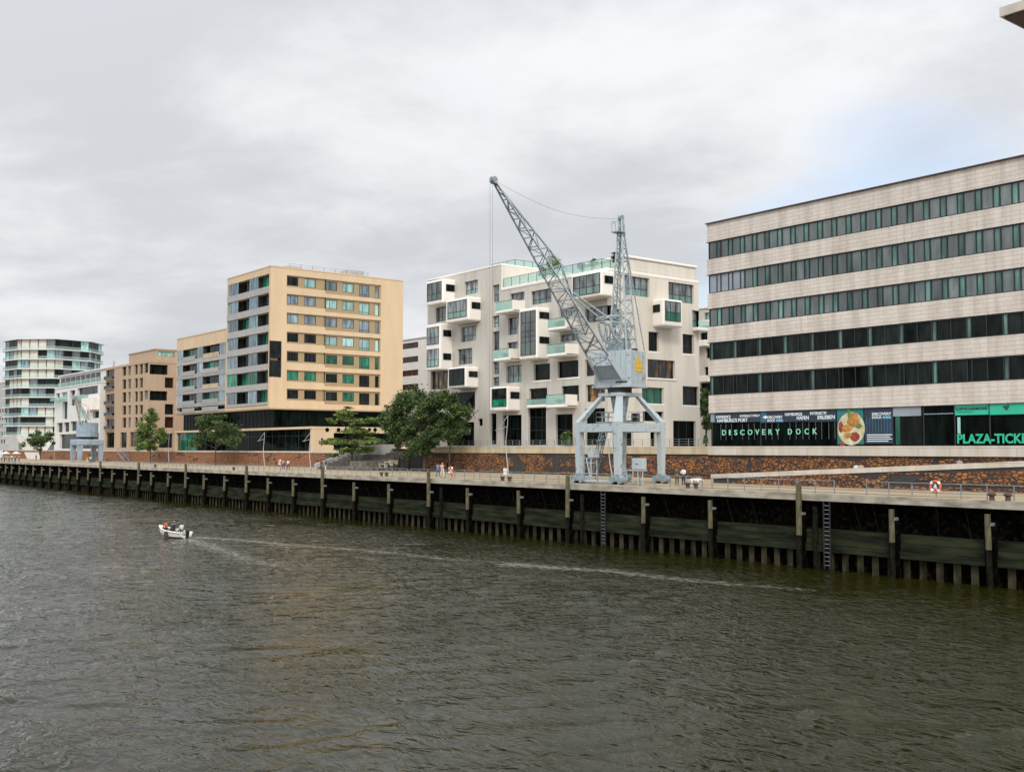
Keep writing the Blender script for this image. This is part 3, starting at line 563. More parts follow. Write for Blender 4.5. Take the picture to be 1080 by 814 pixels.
# stone steps between the walls
r = empty('stone_steps', ((XS0+XS1)/2, 90, ZD), 'broad grey stone steps with planting terraces between the two brick walls', 'steps')
ns = 10
for k in range(ns):
    mb = MB(); y0 = 87.5+k*.95; zt = ZD+(k+1)*(ZT-ZD)/ns; mb.box(XS0+.5, XS1-.3, y0, 98 if k == ns-1 else y0+1.1, ZD-.1, zt); mb.build('tread', 'stepst', r)
mb = MB(); mb.hexa([(XS0-.1, 87, ZD), (XS0+.5, 87, ZD), (XS0+.5, 97, ZD), (XS0-.1, 97, ZD), (XS0-.1, 87, ZD+.9), (XS0+.5, 87, ZD+.9), (XS0+.5, 97, ZT+.6), (XS0-.1, 97, ZT+.6)]); mb.build('side_wall', 'grey', r)
mb = MB(); mb.box(XS1-4.5, XS1-.35, 86.5, 90, ZD, ZD+1.5); mb.build('planter', 'stepst', r)
mb = MB(); mb.box(XS0+4.5, XS1-6, 93.2, 97, 8.4, ZT+.75); mb.build('planter', 'grey', r)
for k, (px, py) in enumerate(((410, 487.5), (404, 489.5), (415, 486))):
    P = onY(px, py, 88.2+k*.9); r = empty('bench', (P.x, P.y, P.z-.3), ['pale wooden bench in the middle of the stone steps', 'pale wooden bench lowest on the stone steps', 'pale wooden bench highest on the stone steps'][k], 'bench', 'wooden benches on the stone steps')
    mb = MB(); mb.box(P.x-1, P.x+1, P.y-.3, P.y+.3, P.z, P.z+.1); mb.build('seat', 'bandyellow', r)
    for s in (-.8, .8): mb = MB(); mb.box(P.x+s-.08, P.x+s+.08, P.y-.25, P.y+.25, P.z-.5, P.z); mb.build('leg', 'grey', r)
# ================================================================== A: OFFICE BUILDING WITH STONE BANDS
Q = Face('q', 98.0)
XA0 = onY(749, 420, 98).x; XA1 = -41.0
A = empty('office_building', ((XA0+XA1)/2, 106, ZT), 'stone banded office block with long dark window ribbons and an exhibition front', 'office building')
zy = lambda y, x=749: onY(x, y, 98).z
rows = [(255.5, 274), (290, 310), (326, 345), (361.6, 380), (396.8, 417)]
ztop = zy(237, 747); zg1 = zy(435.5); zg0 = ZT
bands = []; prev = ztop
for yt, yb in rows: bands.append((zy(yt), prev)); prev = zy(yb)
bands.append((zg1, prev))
for lo, hi in bands:
    mb = MB(); mb.box(XA0-.12, XA1, 97.86, 98.6, lo, hi); mb.box(XA0-.12, XA0+.5, 98.602, 113, lo, hi); mb.build('stone_band', 'stoneA', A)
    mb = MB(); mb.box(XA0-.3, XA1, 97.80, 98.2, lo-.04, lo-.004); mb.build('shading_ledge', 'frame', A)
mb = MB(); mb.box(XA0-.2, XA1, 97.62, 98.7, ztop, ztop+.12); mb.build('roof_edge', 'rust', A)
slab(A, XA0+.5, XA1, 98.3, 113, ztop-.6, ztop-.2, 'grey')
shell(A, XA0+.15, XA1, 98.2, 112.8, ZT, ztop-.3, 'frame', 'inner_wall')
rr = random.Random(11)
for ri, (yt, yb) in enumerate(rows):
    z1, z0 = zy(yt)-.005, zy(yb)
    bw = 1.8 if ri < 3 else 3.6; x = XA0+.05; k = 0
    while x < XA1-.5:
        x1 = min(x+bw, XA1); f = MB(); P = Q.box
        for a, b, c, d in ((x, x1, z0, z0+.1), (x, x1, z1-.12, z1), (x, x+.1, z0+.1, z1-.12)): Q.box(f, a, b, c, d, -.08, .07)
        blind = (ri == 1 and k < 3)
        nar = .34 if ri < 3 else .12
        xm = x+.1+(x1-x-.1)*nar; left = ri < 3
        xm = x1-(x1-x-.1)*nar if left else xm
        Q.box(f, xm-.05, xm+.05, z0+.1, z1-.12, -.08, .05)
        if ri >= 3: xq = xm+(x1-xm)*.5; Q.box(f, xq-.05, xq+.05, z0+.1, z1-.12, -.08, .05)
        fo = f.build('window', 'frame', A)
        p = MB()
        if left:
            Q.box(p, x+.06, xm, z0+.06, z1-.06, -.14, -.03, 0); Q.box(p, xm, x1+.04, z0+.06, z1-.06, -.14, -.03, 1); p.build('pane', ['blind', 'blind'] if blind else ['gA', 'gA2'], fo)
        else:
            Q.box(p, x+.06, xm, z0+.06, z1-.06, -.14, -.03, 0); Q.box(p, xm, x1+.04, z0+.06, z1-.06, -.14, -.03, 1); p.build('pane', ['gA2' if k % 2 == 0 or ri == 3 else 'gdk', 'gdk'], fo)
        if blind: tag(fo, 'window with its grey blind lowered')
        x = x1; k += 1
    mb = MB(); mb.box(XA0+.02, XA0+.06, 98.7, 112, z0, z1); mb.build('side_glazing', 'gteal', A)
# ground floor front
G = Face('q', 98.15)
mb = MB(); G.box(mb, XA0, XA1, ZT, zg1-.1, 0, .02); gf = mb.build('shopfront', 'gblack', A)
gx = lambda px: onY(px, 455, 98.2).x
gz = lambda py, px=749: onY(px, py, 98.2).z
mb = MB()
for px in (752, 803, 884, 943, 975, 1008, 1045): G.box(mb, gx(px)-.07, gx(px)+.07, ZT, zg1-.11, .03, .07)
G.box(mb, gx(752)-.07, gx(1045)+.07, ZT, ZT+.12, .03, .16); mb.build('shopfront_frame', 'frame', A)
def panel(px0, px1, py0, py1, n, mat, name, lab=None, parent=A):
    x0, x1 = gx(px0), gx(px1); z1, z0 = onY(px0, py0, 98.2).z, onY(px0, py1, 98.2).z
    mb = MB(); Face('q', 98.05).box(mb, x0, x1, z0, z1, n-.05, n); o = mb.build(name, mat, parent)
    if lab: tag(o, lab)
    return o
H = Face('q', 98.05)
def ptext(s, px0, px1, py0, py1, n, mat, parent, **k):
    x0, x1 = gx(px0), gx(px1); z1, z0 = onY(px0, py0, 98.2).z, onY(px0, py1, 98.2).z; z1 -= .2; z0 -= .2; return text(s, H, x0, x1, z0, z1, n, mat, parent, **k)
bn = panel(750.5, 803, 435.8, 446, .06, 'navy', 'banner', 'navy banner reading EXPERIENCE HAMBURG\'S PORT INTERACTIVELY')
ptext('EXPERIENCE', 757, 772, 436.6, 439.6, .08, 'txtwhite', bn); ptext("HAMBURG'S PORT", 758, 790, 440, 443.8, .08, 'txtwhite', bn); ptext('INTERACTIVELY', 782, 803, 435.8, 438.2, .08, 'txtwhite', bn)
mb = MB(); H.box(mb, gx(751), gx(755), gz(445, 751), gz(436, 751), .05, .075); mb.build('stripe', 'blind', bn)
bn = panel(803.3, 828, 434.2, 446, .06, 'navy', 'banner', 'banner with the exhibition logo beside a blue square')
mb = MB(); H.box(mb, gx(803.6), gx(810), gz(445, 803), gz(434.5, 803), .05, .07); mb.build('blue_square', 'bluelogo', bn)
mb = MB(); c = onY(809, 440, 98.2); mb.hexa([(c.x-.4, 97.95, c.z), (c.x, 97.95, c.z-.2), (c.x+.3, 97.95, c.z), (c.x, 97.95, c.z+.2), (c.x-.4, 97.92, c.z), (c.x, 97.92, c.z-.2), (c.x+.3, 97.92, c.z), (c.x, 97.92, c.z+.2)]); mb.build('arrow_mark', 'txtwhite', bn)
ptext('DISCOVERY', 811, 827, 436.8, 439.6, .08, 'txtwhite', bn); ptext('DOCK', 811, 819, 440.2, 443, .08, 'txtwhite', bn); ptext('HAMBURG', 820, 827.3, 440.2, 443, .08, 'txtblue', bn)
bn = panel(828.5, 855, 433, 445, .06, 'navy', 'banner', 'navy banner reading HAMBURGS HAFEN')
ptext('HAMBURGS', 829.5, 847.5, 433.6, 436.8, .08, 'txtwhite', bn); ptext('HAFEN', 842, 854.5, 437, 440.8, .08, 'txtwhite', bn)
bn = panel(855.3, 883.5, 432, 445, .06, 'navy', 'banner', 'navy banner reading INTERAKTIV ERLEBEN')
ptext('INTERAKTIV', 856, 873.5, 432.4, 435.6, .08, 'txtwhite', bn); ptext('ERLEBEN', 864, 882, 436.2, 440.2, .08, 'txtwhite', bn)
# mint letters spread over the dark slatted glazing
mb = MB()
for px in (761, 766.5, 772.5, 784, 790.5, 796.5, 808.5, 815, 821.5, 834, 840.5, 847.5, 854, 861, 867.5, 875, 881.5): x = gx(px); H.box(mb, x-.02, x+.02, gz(464), gz(447.5), -.05, .02)
mb.build('glazing_slats', 'slat', A)
lt = empty('shop_sign', (gx(812), 98, 11)); lt.parent = A; lt.location = Vector((gx(812), 98, 11))-A.location; tag(lt, 'widely spaced mint letters reading DISCOVERY DOCK')
ws = [('D', 763, 767.3), ('I', 770.3, 772), ('S', 775.8, 779.2), ('C', 782, 786.8), ('O', 790, 795), ('V', 798, 802.3), ('E', 805.3, 808.8), ('R', 812, 816), ('Y', 819.3, 823.8), ('D', 832.5, 836.8), ('O', 841, 845.8), ('C', 850, 854.5), ('K', 858.7, 863.3)]
for ch, a_, b_ in ws: text(ch, H, gx(a_), gx(b_), gz(459.2), gz(453.6), .10, 'txtmint', lt, name='letter', bold=.02)
# round food poster
ps_ = panel(884.3, 912, 431.2, 468.5, .05, 'tealposter', 'poster', 'tall teal poster with a round plate of seafood')
cx = gx(899); r0 = 1.75; c = onY(899, 452, 98.2)
mb = MB(); mb._a([(c.x+1.65*math.cos(t*math.pi/14), 97.96, c.z+1.75*math.sin(t*math.pi/14)) for t in range(28)]+[(c.x+1.65*math.cos(t*math.pi/14), 97.985, c.z+1.75*math.sin(t*math.pi/14)) for t in range(28)], [tuple(range(28))]+[(i, (i+1) % 28, 28+(i+1) % 28, 28+i) for i in range(28)])
mb.build('plate_print', pm('plate print', (.62, .58, .42), .5, c2=(.42, .34, .16), scale=1.6), ps_)
fm = [pm('golden food print', (.52, .27, .05), .5, c2=(.25, .09, .02), scale=4), pm('red food print', (.35, .05, .03), .5, c2=(.12, .02, .02), scale=4), pm('green leaf print', (.12, .22, .06), .5, .3, 3)]
for (ax, az, rx, rz, mi) in ((.3, .75, .8, .62, 0), (-.55, .05, .75, .38, 0), (.45, -.85, .6, .5, 1), (-1.25, .2, .3, .6, 1), (.9, .3, .4, .3, 2), (-.2, 1.75, .22, .75, 2), (.35, 1.3, .5, .4, 0), (-.35, -.7, .6, .3, 0), (-1.1, -1.75, .32, .42, 1)):
    mb = MB(); mb.ball((c.x+ax, 97.95, c.z+az), 1, 14, 6, (rx, .03, rz)); mb.build('food_print', fm[mi], ps_)
pn = panel(913, 943, 429.6, 468, .05, 'navy', 'banner', 'dark striped panel with logo above and small text below')
mb = MB()
for k in range(9): x = gx(915.5+k*3.1); H.box(mb, x-.03, x+.03, gz(458, 913), gz(440, 913), .04, .07)
mb.build('stripes', 'bluelogo', pn)
ptext('DISCOVERY', 921.5, 941.5, 433.2, 436.2, .08, 'txtwhite', pn); ptext('DOCK', 921.5, 931.5, 436.8, 439.6, .08, 'txtwhite', pn); ptext('HAMBURG', 932.5, 941.5, 436.8, 439.6, .08, 'txtblue', pn)
mb = MB()
for k, (q0, q1) in enumerate(((915.5, 942), (915.5, 940), (915.5, 942), (915.5, 938))): z = gz(458.6+k*2.2, 915); H.box(mb, gx(q0), gx(q1), z-.045, z+.045, .05, .075)
mb.build('text_lines', 'txtwhite', pn)
panel(943.5, 973, 428.2, 439.2, .07, 'blind', 'roller_blind')
panel(945.5, 950.5, 439.5, 469, .04, 'ggreen', 'green_column'); panel(951, 974, 440, 469, .03, 'gdk', 'shop_window'); panel(976, 1007, 436.3, 437.2, .07, 'blind', 'handrail')
panel(1011, 1014, 440, 457, .03, 'gteal', 'pale_column')
gp = panel(1009, 1044.3, 425.6, 438, .08, 'greenpanel', 'banner', 'emerald banner with dark lettering above the ticket window')
ptext('ELBPHILHARMONIE', 1010, 1043.5, 427.4, 430.6, .10, 'txtdark', gp)
mb = MB(); H.box(mb, gx(1024), gx(1043.5), gz(432.4, 1010), gz(431.6, 1010), .08, .10); H.box(mb, gx(1011), gx(1029), gz(435, 1010), gz(434.5, 1010), .08, .10); mb.build('text_line', 'txtdark', gp)
gp = panel(1045.6, 1096, 424, 437.5, .08, 'greenpanel', 'banner', 'emerald banner with a small dark swirling emblem')
c = onY(1062.5, 429.5, 98.2); mb = MB()
for ax, az, rx, rz in ((0, 0, .26, .16), (.2, .14, .12, .12), (-.16, .08, .14, .07), (.05, -.2, .16, .05)): mb.ball((c.x+ax, 97.95, c.z+az), 1, 10, 6, (rx, .03, rz))
mb.build('emblem', 'txtdark', gp)
tk = text('PLAZA-TICKETS', H, gx(1011), gx(1011)+12.6*((gx(1080)-gx(1011))/10.0), gz(467.8, 1011), gz(457.6, 1011), .12, 'txtgreen', A, name='shop_sign', bold=.03); tag(tk, 'big green letters reading PLAZA-TICKETS')
mb = MB(); p = onY(1059, 168, 104); mb.tube((p.x, 104, ztop-.4), (p.x, 104, ztop+1.6), .08); mb.build('aerial', 'grey', A)
# tower beyond the right edge whose roof reaches over the picture corner
c0 = onY(1054, 14, 98.3); zt1 = onY(1054, 8.6, 98.3).z; zt0 = onY(1054, 18.5, 98.3).z
T = empty('tower_block', (-15, 112, ZT), 'corner of a flat projecting concrete roof in the top right corner', 'tower')
mb = MB(); mb.box(c0.x, 15, 98.3, 128, zt0+.02, zt1); mb.build('roof', 'concrete', T)
mb = MB(); mb.box(c0.x+.3, 15, 98.6, 127.6, zt0-.15, zt0); mb.build('soffit', 'rust', T)
shell(T, -40.5, 14, 100, 126, ZT, zt0-.15, 'stoneA', 'wall')
def glass_rail(root, pts, z, h, name='balustrade', post=1.9):
    mb = MB(); mp_ = MB()
    for a, b in zip(pts, pts[1:]):
        a = Vector((*a, 0)); b = Vector((*b, 0)); d = b-a; n = max(1, round(d.length/post)); nn = Vector((-d.y, d.x, 0)).normalized()*.012
        mb.hexa([tuple((c+s*nn)+Vector((0, 0, zz_))) for zz_ in (z+.03, z+h) for c, s in ((a, -1), (b, -1), (b, 1), (a, 1))])
        for i in range(n+1): c = a+d*i/n; mp_.box(c.x-.03, c.x+.03, c.y-.03, c.y+.03, z, z+h+.02)
        mp_.bar(a+Vector((0, 0, z+h+.02)), b+Vector((0, 0, z+h+.02)), .05)
    o = mp_.build(name, 'frame', root); mb.build('glass', 'bglass', o); return o
# ================================================================== B: WHITE APARTMENT BLOCK WITH POD WINDOWS
XB0 = onY(450.5, 420, 98).x; XBs = onY(528.5, 400, 98).x; XB1 = onY(641, 400, 98).x
zL = onY(529.5, 278.4, 98).z; zR = onY(531, 304, 98).z
YB1 = onX(737.5, 380, XB1).y
B = empty('apartment_building', ((XB0+XB1)/2, 107, ZT), 'white apartment block with rounded projecting pod windows and glass balconies behind the big crane', 'apartment building')
q = Face('q', 98.0); g = Face('g', XB1)
R_ = q.rect
W = [  # facade windows: rect, columns, transoms, pane, lower pane, sill
 ((490, 504, 297.5, 311.5), 3, .35, 'gB', 'gBlow', 0), ((486, 502, 345.5, 361), 3, .4, 'gB', None, .35), ((482.5, 498, 368.6, 385), 3, .4, 'gB', None, .35),
 ((459.5, 470, 325, 340), 2, .35, 'gB', 'gBlow', 0), ((476, 501, 414.5, 432), 3, None, 'gdk', None, .3), ((454.5, 472, 392, 411), 3, None, 'gorange', None, 0), ((451, 474, 415, 432), 2, None, 'gdk', None, 0),
 ((470, 500, 446, 470), 4, .7, 'gblack', None, 0), ((504, 509, 441.5, 449), 1, None, 'gblack', None, 0),
 ((538, 553, 310, 318.5), 3, None, 'gB', None, 0), ((560, 581.5, 307.5, 322), 3, .35, 'gB', 'gBlow', 0), ((536, 546, 335.7, 353.5), 2, .35, 'gB', 'gBlow', .3),
 ((535, 546, 361.5, 369), 2, None, 'gB', None, 0), ((590, 606, 326, 335), 3, None, 'gB', None, 0), ((591, 608, 353.5, 361), 3, None, 'gB', None, 0), ((617, 648, 325.5, 341), 4, .4, 'gB', None, 0),
 ((534, 550, 386, 404), 3, .4, 'gB', 'gBlow', 0), ((563, 580, 384.5, 401.5), 3, None, 'gdk', None, .5), ((588, 610, 381.5, 399), 2, None, 'gdk', None, .5), ((617, 637, 379.5, 397), 3, None, 'gorange', None, .4),
 ((558, 577, 410, 428.5), 3, .3, 'gdk', None, 0), ((592, 610.5, 407.3, 424), 3, None, 'gdk', None, 0), ((618, 638, 406, 424), 2, .4, 'gorange', None, 0),
 ((530, 550, 438, 470), 3, .55, 'gblack', None, 0), ((557, 576, 430.5, 469.5), 3, [.4, .75], 'gblack', None, 0), ((586, 604, 437, 469.5), 2, .5, 'gblack', None, 0), ((617, 638, 431, 469.5), 3, .5, 'gblack', None, 0)]
slots = [((519.7, 526.6), 301, 319), ((519.7, 526.6), 333.5, 346), ((519.7, 526.6), 350, 370), ((519.7, 526.6), 381.5, 395), ((519.7, 526.6), 398, 407), ((517, 523.5), 436, 468.5)]
for (a, b), y0, y1 in slots: W.append(((a, b, y0, y1), 2 if y0 < 430 else 1, .45, 'gB' if y0 < 430 else 'gblack', None, 0))
ops = [R_(*w_[0]) for w_ in W]
opl = [o_ for o_ in ops if o_[1] <= XBs+.01]; opr = [o_ for o_ in ops if o_[1] > XBs+.01]
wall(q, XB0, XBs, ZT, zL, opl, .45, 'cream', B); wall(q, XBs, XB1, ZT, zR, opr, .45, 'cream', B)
for w_, o_ in zip(W, ops):
    rc, cols, tr, pane, low, sill = w_; win(q, o_, -.43, B, cols, tr, pane, low, sill=sill)
def gr(x0, x1, yt, yb): return g.rect(x0, x1, yt, yb)
WG = [((658, 685, 290, 310.5), 4, .4, 'gB', 'gBlow', .15), ((705, 732, 297, 317.5), 4, .4, 'gB', 'gBlow', .15), ((684, 695, 349.5, 370), 1, None, 'gdk', None, .5), ((720, 732, 352, 372.5), 2, .4, 'gdk', None, .5),
 ((683, 712, 378.5, 398), 4, None, 'gorange', None, .6), ((677, 700, 408, 425), 3, None, 'ggreen', None, .5), ((720, 737.2, 407, 427), 2, None, 'gdk', None, .5), ((678, 700, 433.5, 444), 2, None, 'gblack', None, .4),
 ((730, 737.3, 327, 345), 1, .4, 'gB', 'gBlow', 0), ((710, 734, 443.5, 470.5), 3, None, 'gblack', None, 0), ((686, 692, 455, 470.5), 1, None, 'gblack', None, 0), ((644, 656, 325, 343), 2, .4, 'ggreen', None, 0), ((646, 668, 443, 470), 3, .5, 'gblack', None, 0)]
og = [gr(*w_[0]) for w_ in WG]
wall(g, 98.0, YB1, ZT, zR, og, .5, 'creamsun', B)
for w_, o_ in zip(WG, og):
    rc, cols, tr, pane, low, sill = w_; win(g, o_, -.48, B, cols, tr, pane, low, sill=sill)
shell(B, XB0, XB1, 98, YB1, ZT, zR, 'creamsun', skip='qg')
# left block upper storey, roof slabs, penthouse
mb = MB(); mb.quad((XBs, 98, zR), (XBs, YB1, zR), (XBs, YB1, zL), (XBs, 98, zL)); mb.quad((XB0, 98, zR), (XB0, YB1, zR), (XB0, YB1, zL), (XB0, 98, zL)); mb.quad((XB0, YB1, zR), (XBs, YB1, zR), (XBs, YB1, zL), (XB0, YB1, zL)); mb.build('side_wall', 'creamsun', B)
slab(B, XB0-.05, XBs+.05, 97.93, YB1, zL-.15, zL+.12, 'bay', bevel=.05); slab(B, XBs+.06, XB1+.06, 97.9, YB1+.05, zR-.35, zR+.1, 'bay', bevel=.08)
p1 = onY(566, 275, 102).x
rr_ = [(XBs-7, 101.5), (XBs-1, 101.5), (XBs-1, 112)]; glass_rail(B, rr_, zL+.12, 1.1, 'roof_rail')
slab(B, XB1-9, XB1-.35, 101.8, YB1, zR+.1, onX(690, 275.5, XB1).z, 'creamsun', 'penthouse', bevel=.25)
slab(B, XB1-9.3, XB1-.15, 101.5, YB1+.1, onX(690, 275.5, XB1).z-.02, onX(690, 275.5, XB1).z+.35, 'bay', 'penthouse_roof', bevel=.12)
zz = zL+.12; x = onY(508, 275, 103).x; slab(B, x, x+5, 103, 106, zz, zz+.8, 'grey', 'roof_unit')
glass_rail(B, [(XBs+.4, 98.15), (XB1-1.2, 98.15), (XB1-1.2, 101.4)], zR+.1, 1.35)
def pod(front, px, yt, yb, depth, wins, side, root=B, n_mat='bay', bev=.28):
    """rounded pod standing out of its facade: front rect surveyed on its own front plane"""
    u0, z1 = front.at(px[0], yt); _, z0 = front.at(px[0], yb); u1, _ = front.at(px[1], (yt+yb)/2)
    mb = MB(); a = front.P(u0, z0, 0); b = front.P(u1, z1, -depth-.2)
    mb.box(min(a[0], b[0]), max(a[0], b[0]), min(a[1], b[1]), max(a[1], b[1]), z0, z1)
    o = mb.build('pod', n_mat, root, bevel=bev, seg=3)
    for (fx0, fx1, fz0, fz1, cols, tr, pane, low) in wins:
        win(front, (u0+(u1-u0)*fx0, u0+(u1-u0)*fx1, z0+(z1-z0)*fz0, z0+(z1-z0)*fz1), .01, o, cols, tr, pane, low, sub=True)
    if side:
        sf = Face('g', u1) if front.k == 'q' else Face('q', u0)
        for (d0, d1, fz0, fz1) in side:
            if front.k == 'q': r_ = (front.c+d0*depth, front.c+d1*depth, z0+(z1-z0)*fz0, z0+(z1-z0)*fz1)
            else: r_ = (front.c-d1*depth, front.c-d0*depth, z0+(z1-z0)*fz0, z0+(z1-z0)*fz1)
            win(sf, r_, .01, o, 2, None, 'gdk', sub=True)
    return o
D = 2.4; qf = Face('q', 98-D); FW1 = [(.1, .93, .17, .9, 3, .35, 'gB', 'gBlow')]; SD = [(.25, .95, .5, .78)]
pod(qf, (449, 467), 297.5, 323, D, FW1, SD); pod(qf, (470, 494), 317, 341.5, D, FW1, SD)
pod(qf, (449, 464), 343, 391.5, D, [(.1, .93, .56, .93, 3, .4, 'gB', None), (.1, .93, .08, .46, 3, .4, 'gB', 'gBlow')], [(.25, .9, .72, .86), (.25, .9, .22, .36)])
pod(qf, (472, 491), 388, 410, D, [(.1, .95, .12, .92, 2, None, 'gdk', None)], SD)
pod(qf, (547, 566), 326.5, 380, D, [(.12, .95, .08, .94, 3, [.3, .42, .55, .74], 'gB', 'gBlow')], [(.2, .95, .78, .91), (.2, .95, .3, .43)])
pod(qf, (602, 634), 290.5, 317, D, [(.08, .97, .13, .9, 4, .38, 'gB', 'gBlow')], [(.25, .9, .5, .8)])
pod(qf, (516, 534.8), 408.5, 434, D, [(.16, .97, .18, .93, 2, .42, 'gdk', 'ggreen')], SD)
gf_ = Face('g', XB1+2.0)
pod(gf_, (699.5, 720.5), 314.5, 343.5, 2.0, [(.08, .86, .2, .92, 3, .45, 'gB', 'ggreen')], [(.3, .95, .52, .8)])
def balcony(px, yt, yb, depth=2.3, solid=.0, plant=False, root=B):
    f = Face('q', 98-depth); u0, z1 = f.at(px[0], yt); _, z0 = f.at(px[0], yb); u1, _ = f.at(px[1], (yt+yb)/2)
    mb = MB(); mb.box(u0, u1, 98-depth, 98.1, z0, z0+.45); o = mb.build('balcony', 'bay', root, bevel=.16, seg=3)
    mb = MB(); mb.box(u1-.22, u1, 98-depth, 98.0, z0+.1, z1); us = u0+(u1-u0)*(1-solid)
    if solid: mb.box(us, u1-.22, 98-depth, 98-depth+.2, z0+.1, z1-.002)
    mb.build('parapet', 'bay', o)
    mb = MB(); mb.box(u0+.05, us-.02, 98-depth+.06, 98-depth+.09, z0+.4, z1+.02); mb.box(u0+.04, u0+.07, 98-depth+.1, 97.9, z0+.4, z1+.02); mb.build('glass', 'bglass', o)
    mb = MB(); mb.box(u0+.03, us, 98-depth+.04, 98-depth+.1, z1+.022, z1+.07); mb.build('rail', 'frame', o)
    return (u0, u1, z0+.45, 98-depth/2)
bals = [balcony((522, 541), 319.5, 331.5), balcony((520, 537.5), 369.5, 381.5), balcony((577, 597), 337.5, 349.5), balcony((576, 597), 364.5, 377), balcony((575.5, 597.5), 417, 430.5, 2.0, .05), balcony((555, 577.5), 421.5, 430.5, .6)]
# corner balcony at the rear of the gable
y0, y1 = onX(730, 343, XB1).y, onX(738, 343, XB1).y; zb = onX(730, 345.5, XB1).z
mb = MB(); mb.box(XB1, XB1+1.2, y0, y1+1.5, zb-.5, zb); o = mb.build('balcony', 'bay', B, bevel=.12); mb = MB(); mb.box(XB1+1.12, XB1+1.16, y0+.05, y1+1.4, zb, zb+1); mb.build('glass', 'bglass', o)
# terrace rail in front of the white block
P0 = onY(500, 468, 95.4); tr_ = empty('terrace_railing', (-120, 95.3, 9.7), 'thin dark railing on the parapet in front of the white pod apartment block', 'railing')
x0_, x1_ = onY(476, 466, 95.3).x, onY(747, 466, 95.3).x; n = 34
for i in range(n+1): x = x0_+(x1_-x0_)*i/n; mb = MB(); mb.box(x-.025, x+.025, 95.28, 95.33, 9.7, 10.6); mb.build('post', 'steel', tr_)
for h in (10.6, 10.3, 10.0): mb = MB(); mb.tube((x0_, 95.3, h), (x1_, 95.3, h), .018, n=6); mb.build('rail', 'steel', tr_)
# ================================================================== H: BLOCK SEEN IN THE GAP
Hh = empty('apartment_building', (-108, 138, ZT), 'pale stepped block with small balconies glimpsed between the white block and the stone banded office', 'apartment building')
fh = Face('q', 132.0); hx0 = onY(733, 400, 132).x; hx1 = onY(762, 400, 132).x; hz = onY(745, 325, 132).z
wr = [fh.rect(x0, x1, y0, y1) for x0, x1, y0, y1 in ((743, 750.5, 330, 338), (738.5, 746, 351, 359), (744.5, 751, 367, 378), (743, 749, 387, 396), (739, 750, 404, 414), (741, 750, 440, 452))]
wall(fh, hx0, hx1, ZT, hz, wr, .4, 'cream', Hh)
for i, w_ in enumerate(wr):
    win(fh, w_, -.38, Hh, 2, None, ['gteal', 'gdk', 'gdk', 'gdk', 'gdk', 'gblack'][i])
    if i in (0, 1, 3): slab(Hh, w_[0]-.5, w_[1]+.5, 130.9, 131.99, w_[2]-1.1, w_[2]-.1, 'bay', 'balcony', .08)
shell(Hh, hx0, hx1, 132, 146, ZT, hz, 'cream', skip='q'); slab(Hh, hx0-.1, hx1+.1, 131.8, 146, hz, hz+.3, 'bay')
# ================================================================== C: TAN BLOCK WITH GREEN WINDOWS AND ITS ANNEX
XC1 = onY(285, 350, 98).x; XCm = onY(239, 350, 98).x; XC0 = onY(186, 400, 98).x
zC = onY(285, 281, 98).z; zCa = onY(239, 347, 98).z; YC1 = onX(425, 350, XC1).y; zCb = onX(330, 431.3, XC1).z
Cc = empty('apartment_building', (XC1-20, 112, ZTL), 'tall tan apartment block with rows of small green tinted gable windows and glazed loggias', 'apartment building')
gc = Face('g', XC1); qc = Face('q', 98.0)
cols_ = [(303.6, 315.2), (321.6, 334), (344.3, 356.3), (361.9, 373.9), (379.5, 390.3), (396.2, 400.2)]
rl = [291.5, 311.2, 331.0, 351.0, 371.2, 391.3, 411.0]    # window top at the left column, per row
recs = []; wn = []
for ri, y in enumerate(rl):
    def yy(px, base=y): return base + (472.5-base)*(px-303.6)/(1965-303.6)
    a = gc.at(302.5, yy(302.5)-1.3); b = gc.at(302.5, yy(302.5)+11); c_ = gc.at(343, 350)[0]; e = gc.at(401.6, 350)[0]
    t = gc.at(343, yy(343)+13.8)
    recs.append((a[0], c_, b[1], a[1])); recs.append((c_, e, t[1], a[1]))
    for ci, (x0, x1) in enumerate(cols_):
        top = yy(x0)+(-.2 if ci < 2 else .5); h = 9.4 if ci < 4 else 12.3
        pane = ['gteal', 'gblue', 'gblue', 'gdk', 'gdk', 'ggreen', 'gdk'][ri] if ci < 2 else (['gblue', 'gteal', 'gblue', 'gteal', 'ggreen', 'gdk', 'gdk'][ri])
        if ri == 0 and ci == 0: pane = 'gdk'
        if ri >= 4 and ci == 3: pane = 'ggreen'
        if ri == 3 and ci >= 2: pane = 'gteal'
        if ri in (0, 1) and ci == 3: pane = 'gteal'
        wn.append((gc.rect(x0, x1, top, top+h), 2 if ci < 5 else 1, .2 if ci == 4 else None, pane))
ylog = onX(297, 380, XC1).y; zl1, zl0 = onX(285, 359, XC1).z, onX(285, 397.5, XC1).z
allrec = [(a, b, c_, d) for a, b, c_, d in recs]
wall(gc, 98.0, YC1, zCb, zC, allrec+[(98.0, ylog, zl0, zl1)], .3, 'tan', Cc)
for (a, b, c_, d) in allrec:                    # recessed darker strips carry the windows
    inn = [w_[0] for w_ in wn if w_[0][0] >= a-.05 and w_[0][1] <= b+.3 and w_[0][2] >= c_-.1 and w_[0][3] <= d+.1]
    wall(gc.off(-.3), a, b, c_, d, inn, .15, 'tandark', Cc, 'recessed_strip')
for r_, cc_, tr, pane in wn: win(gc, r_, -.44, Cc, cc_, tr, pane, cfrac=[.33] if cc_ == 2 else None, fw=.1)
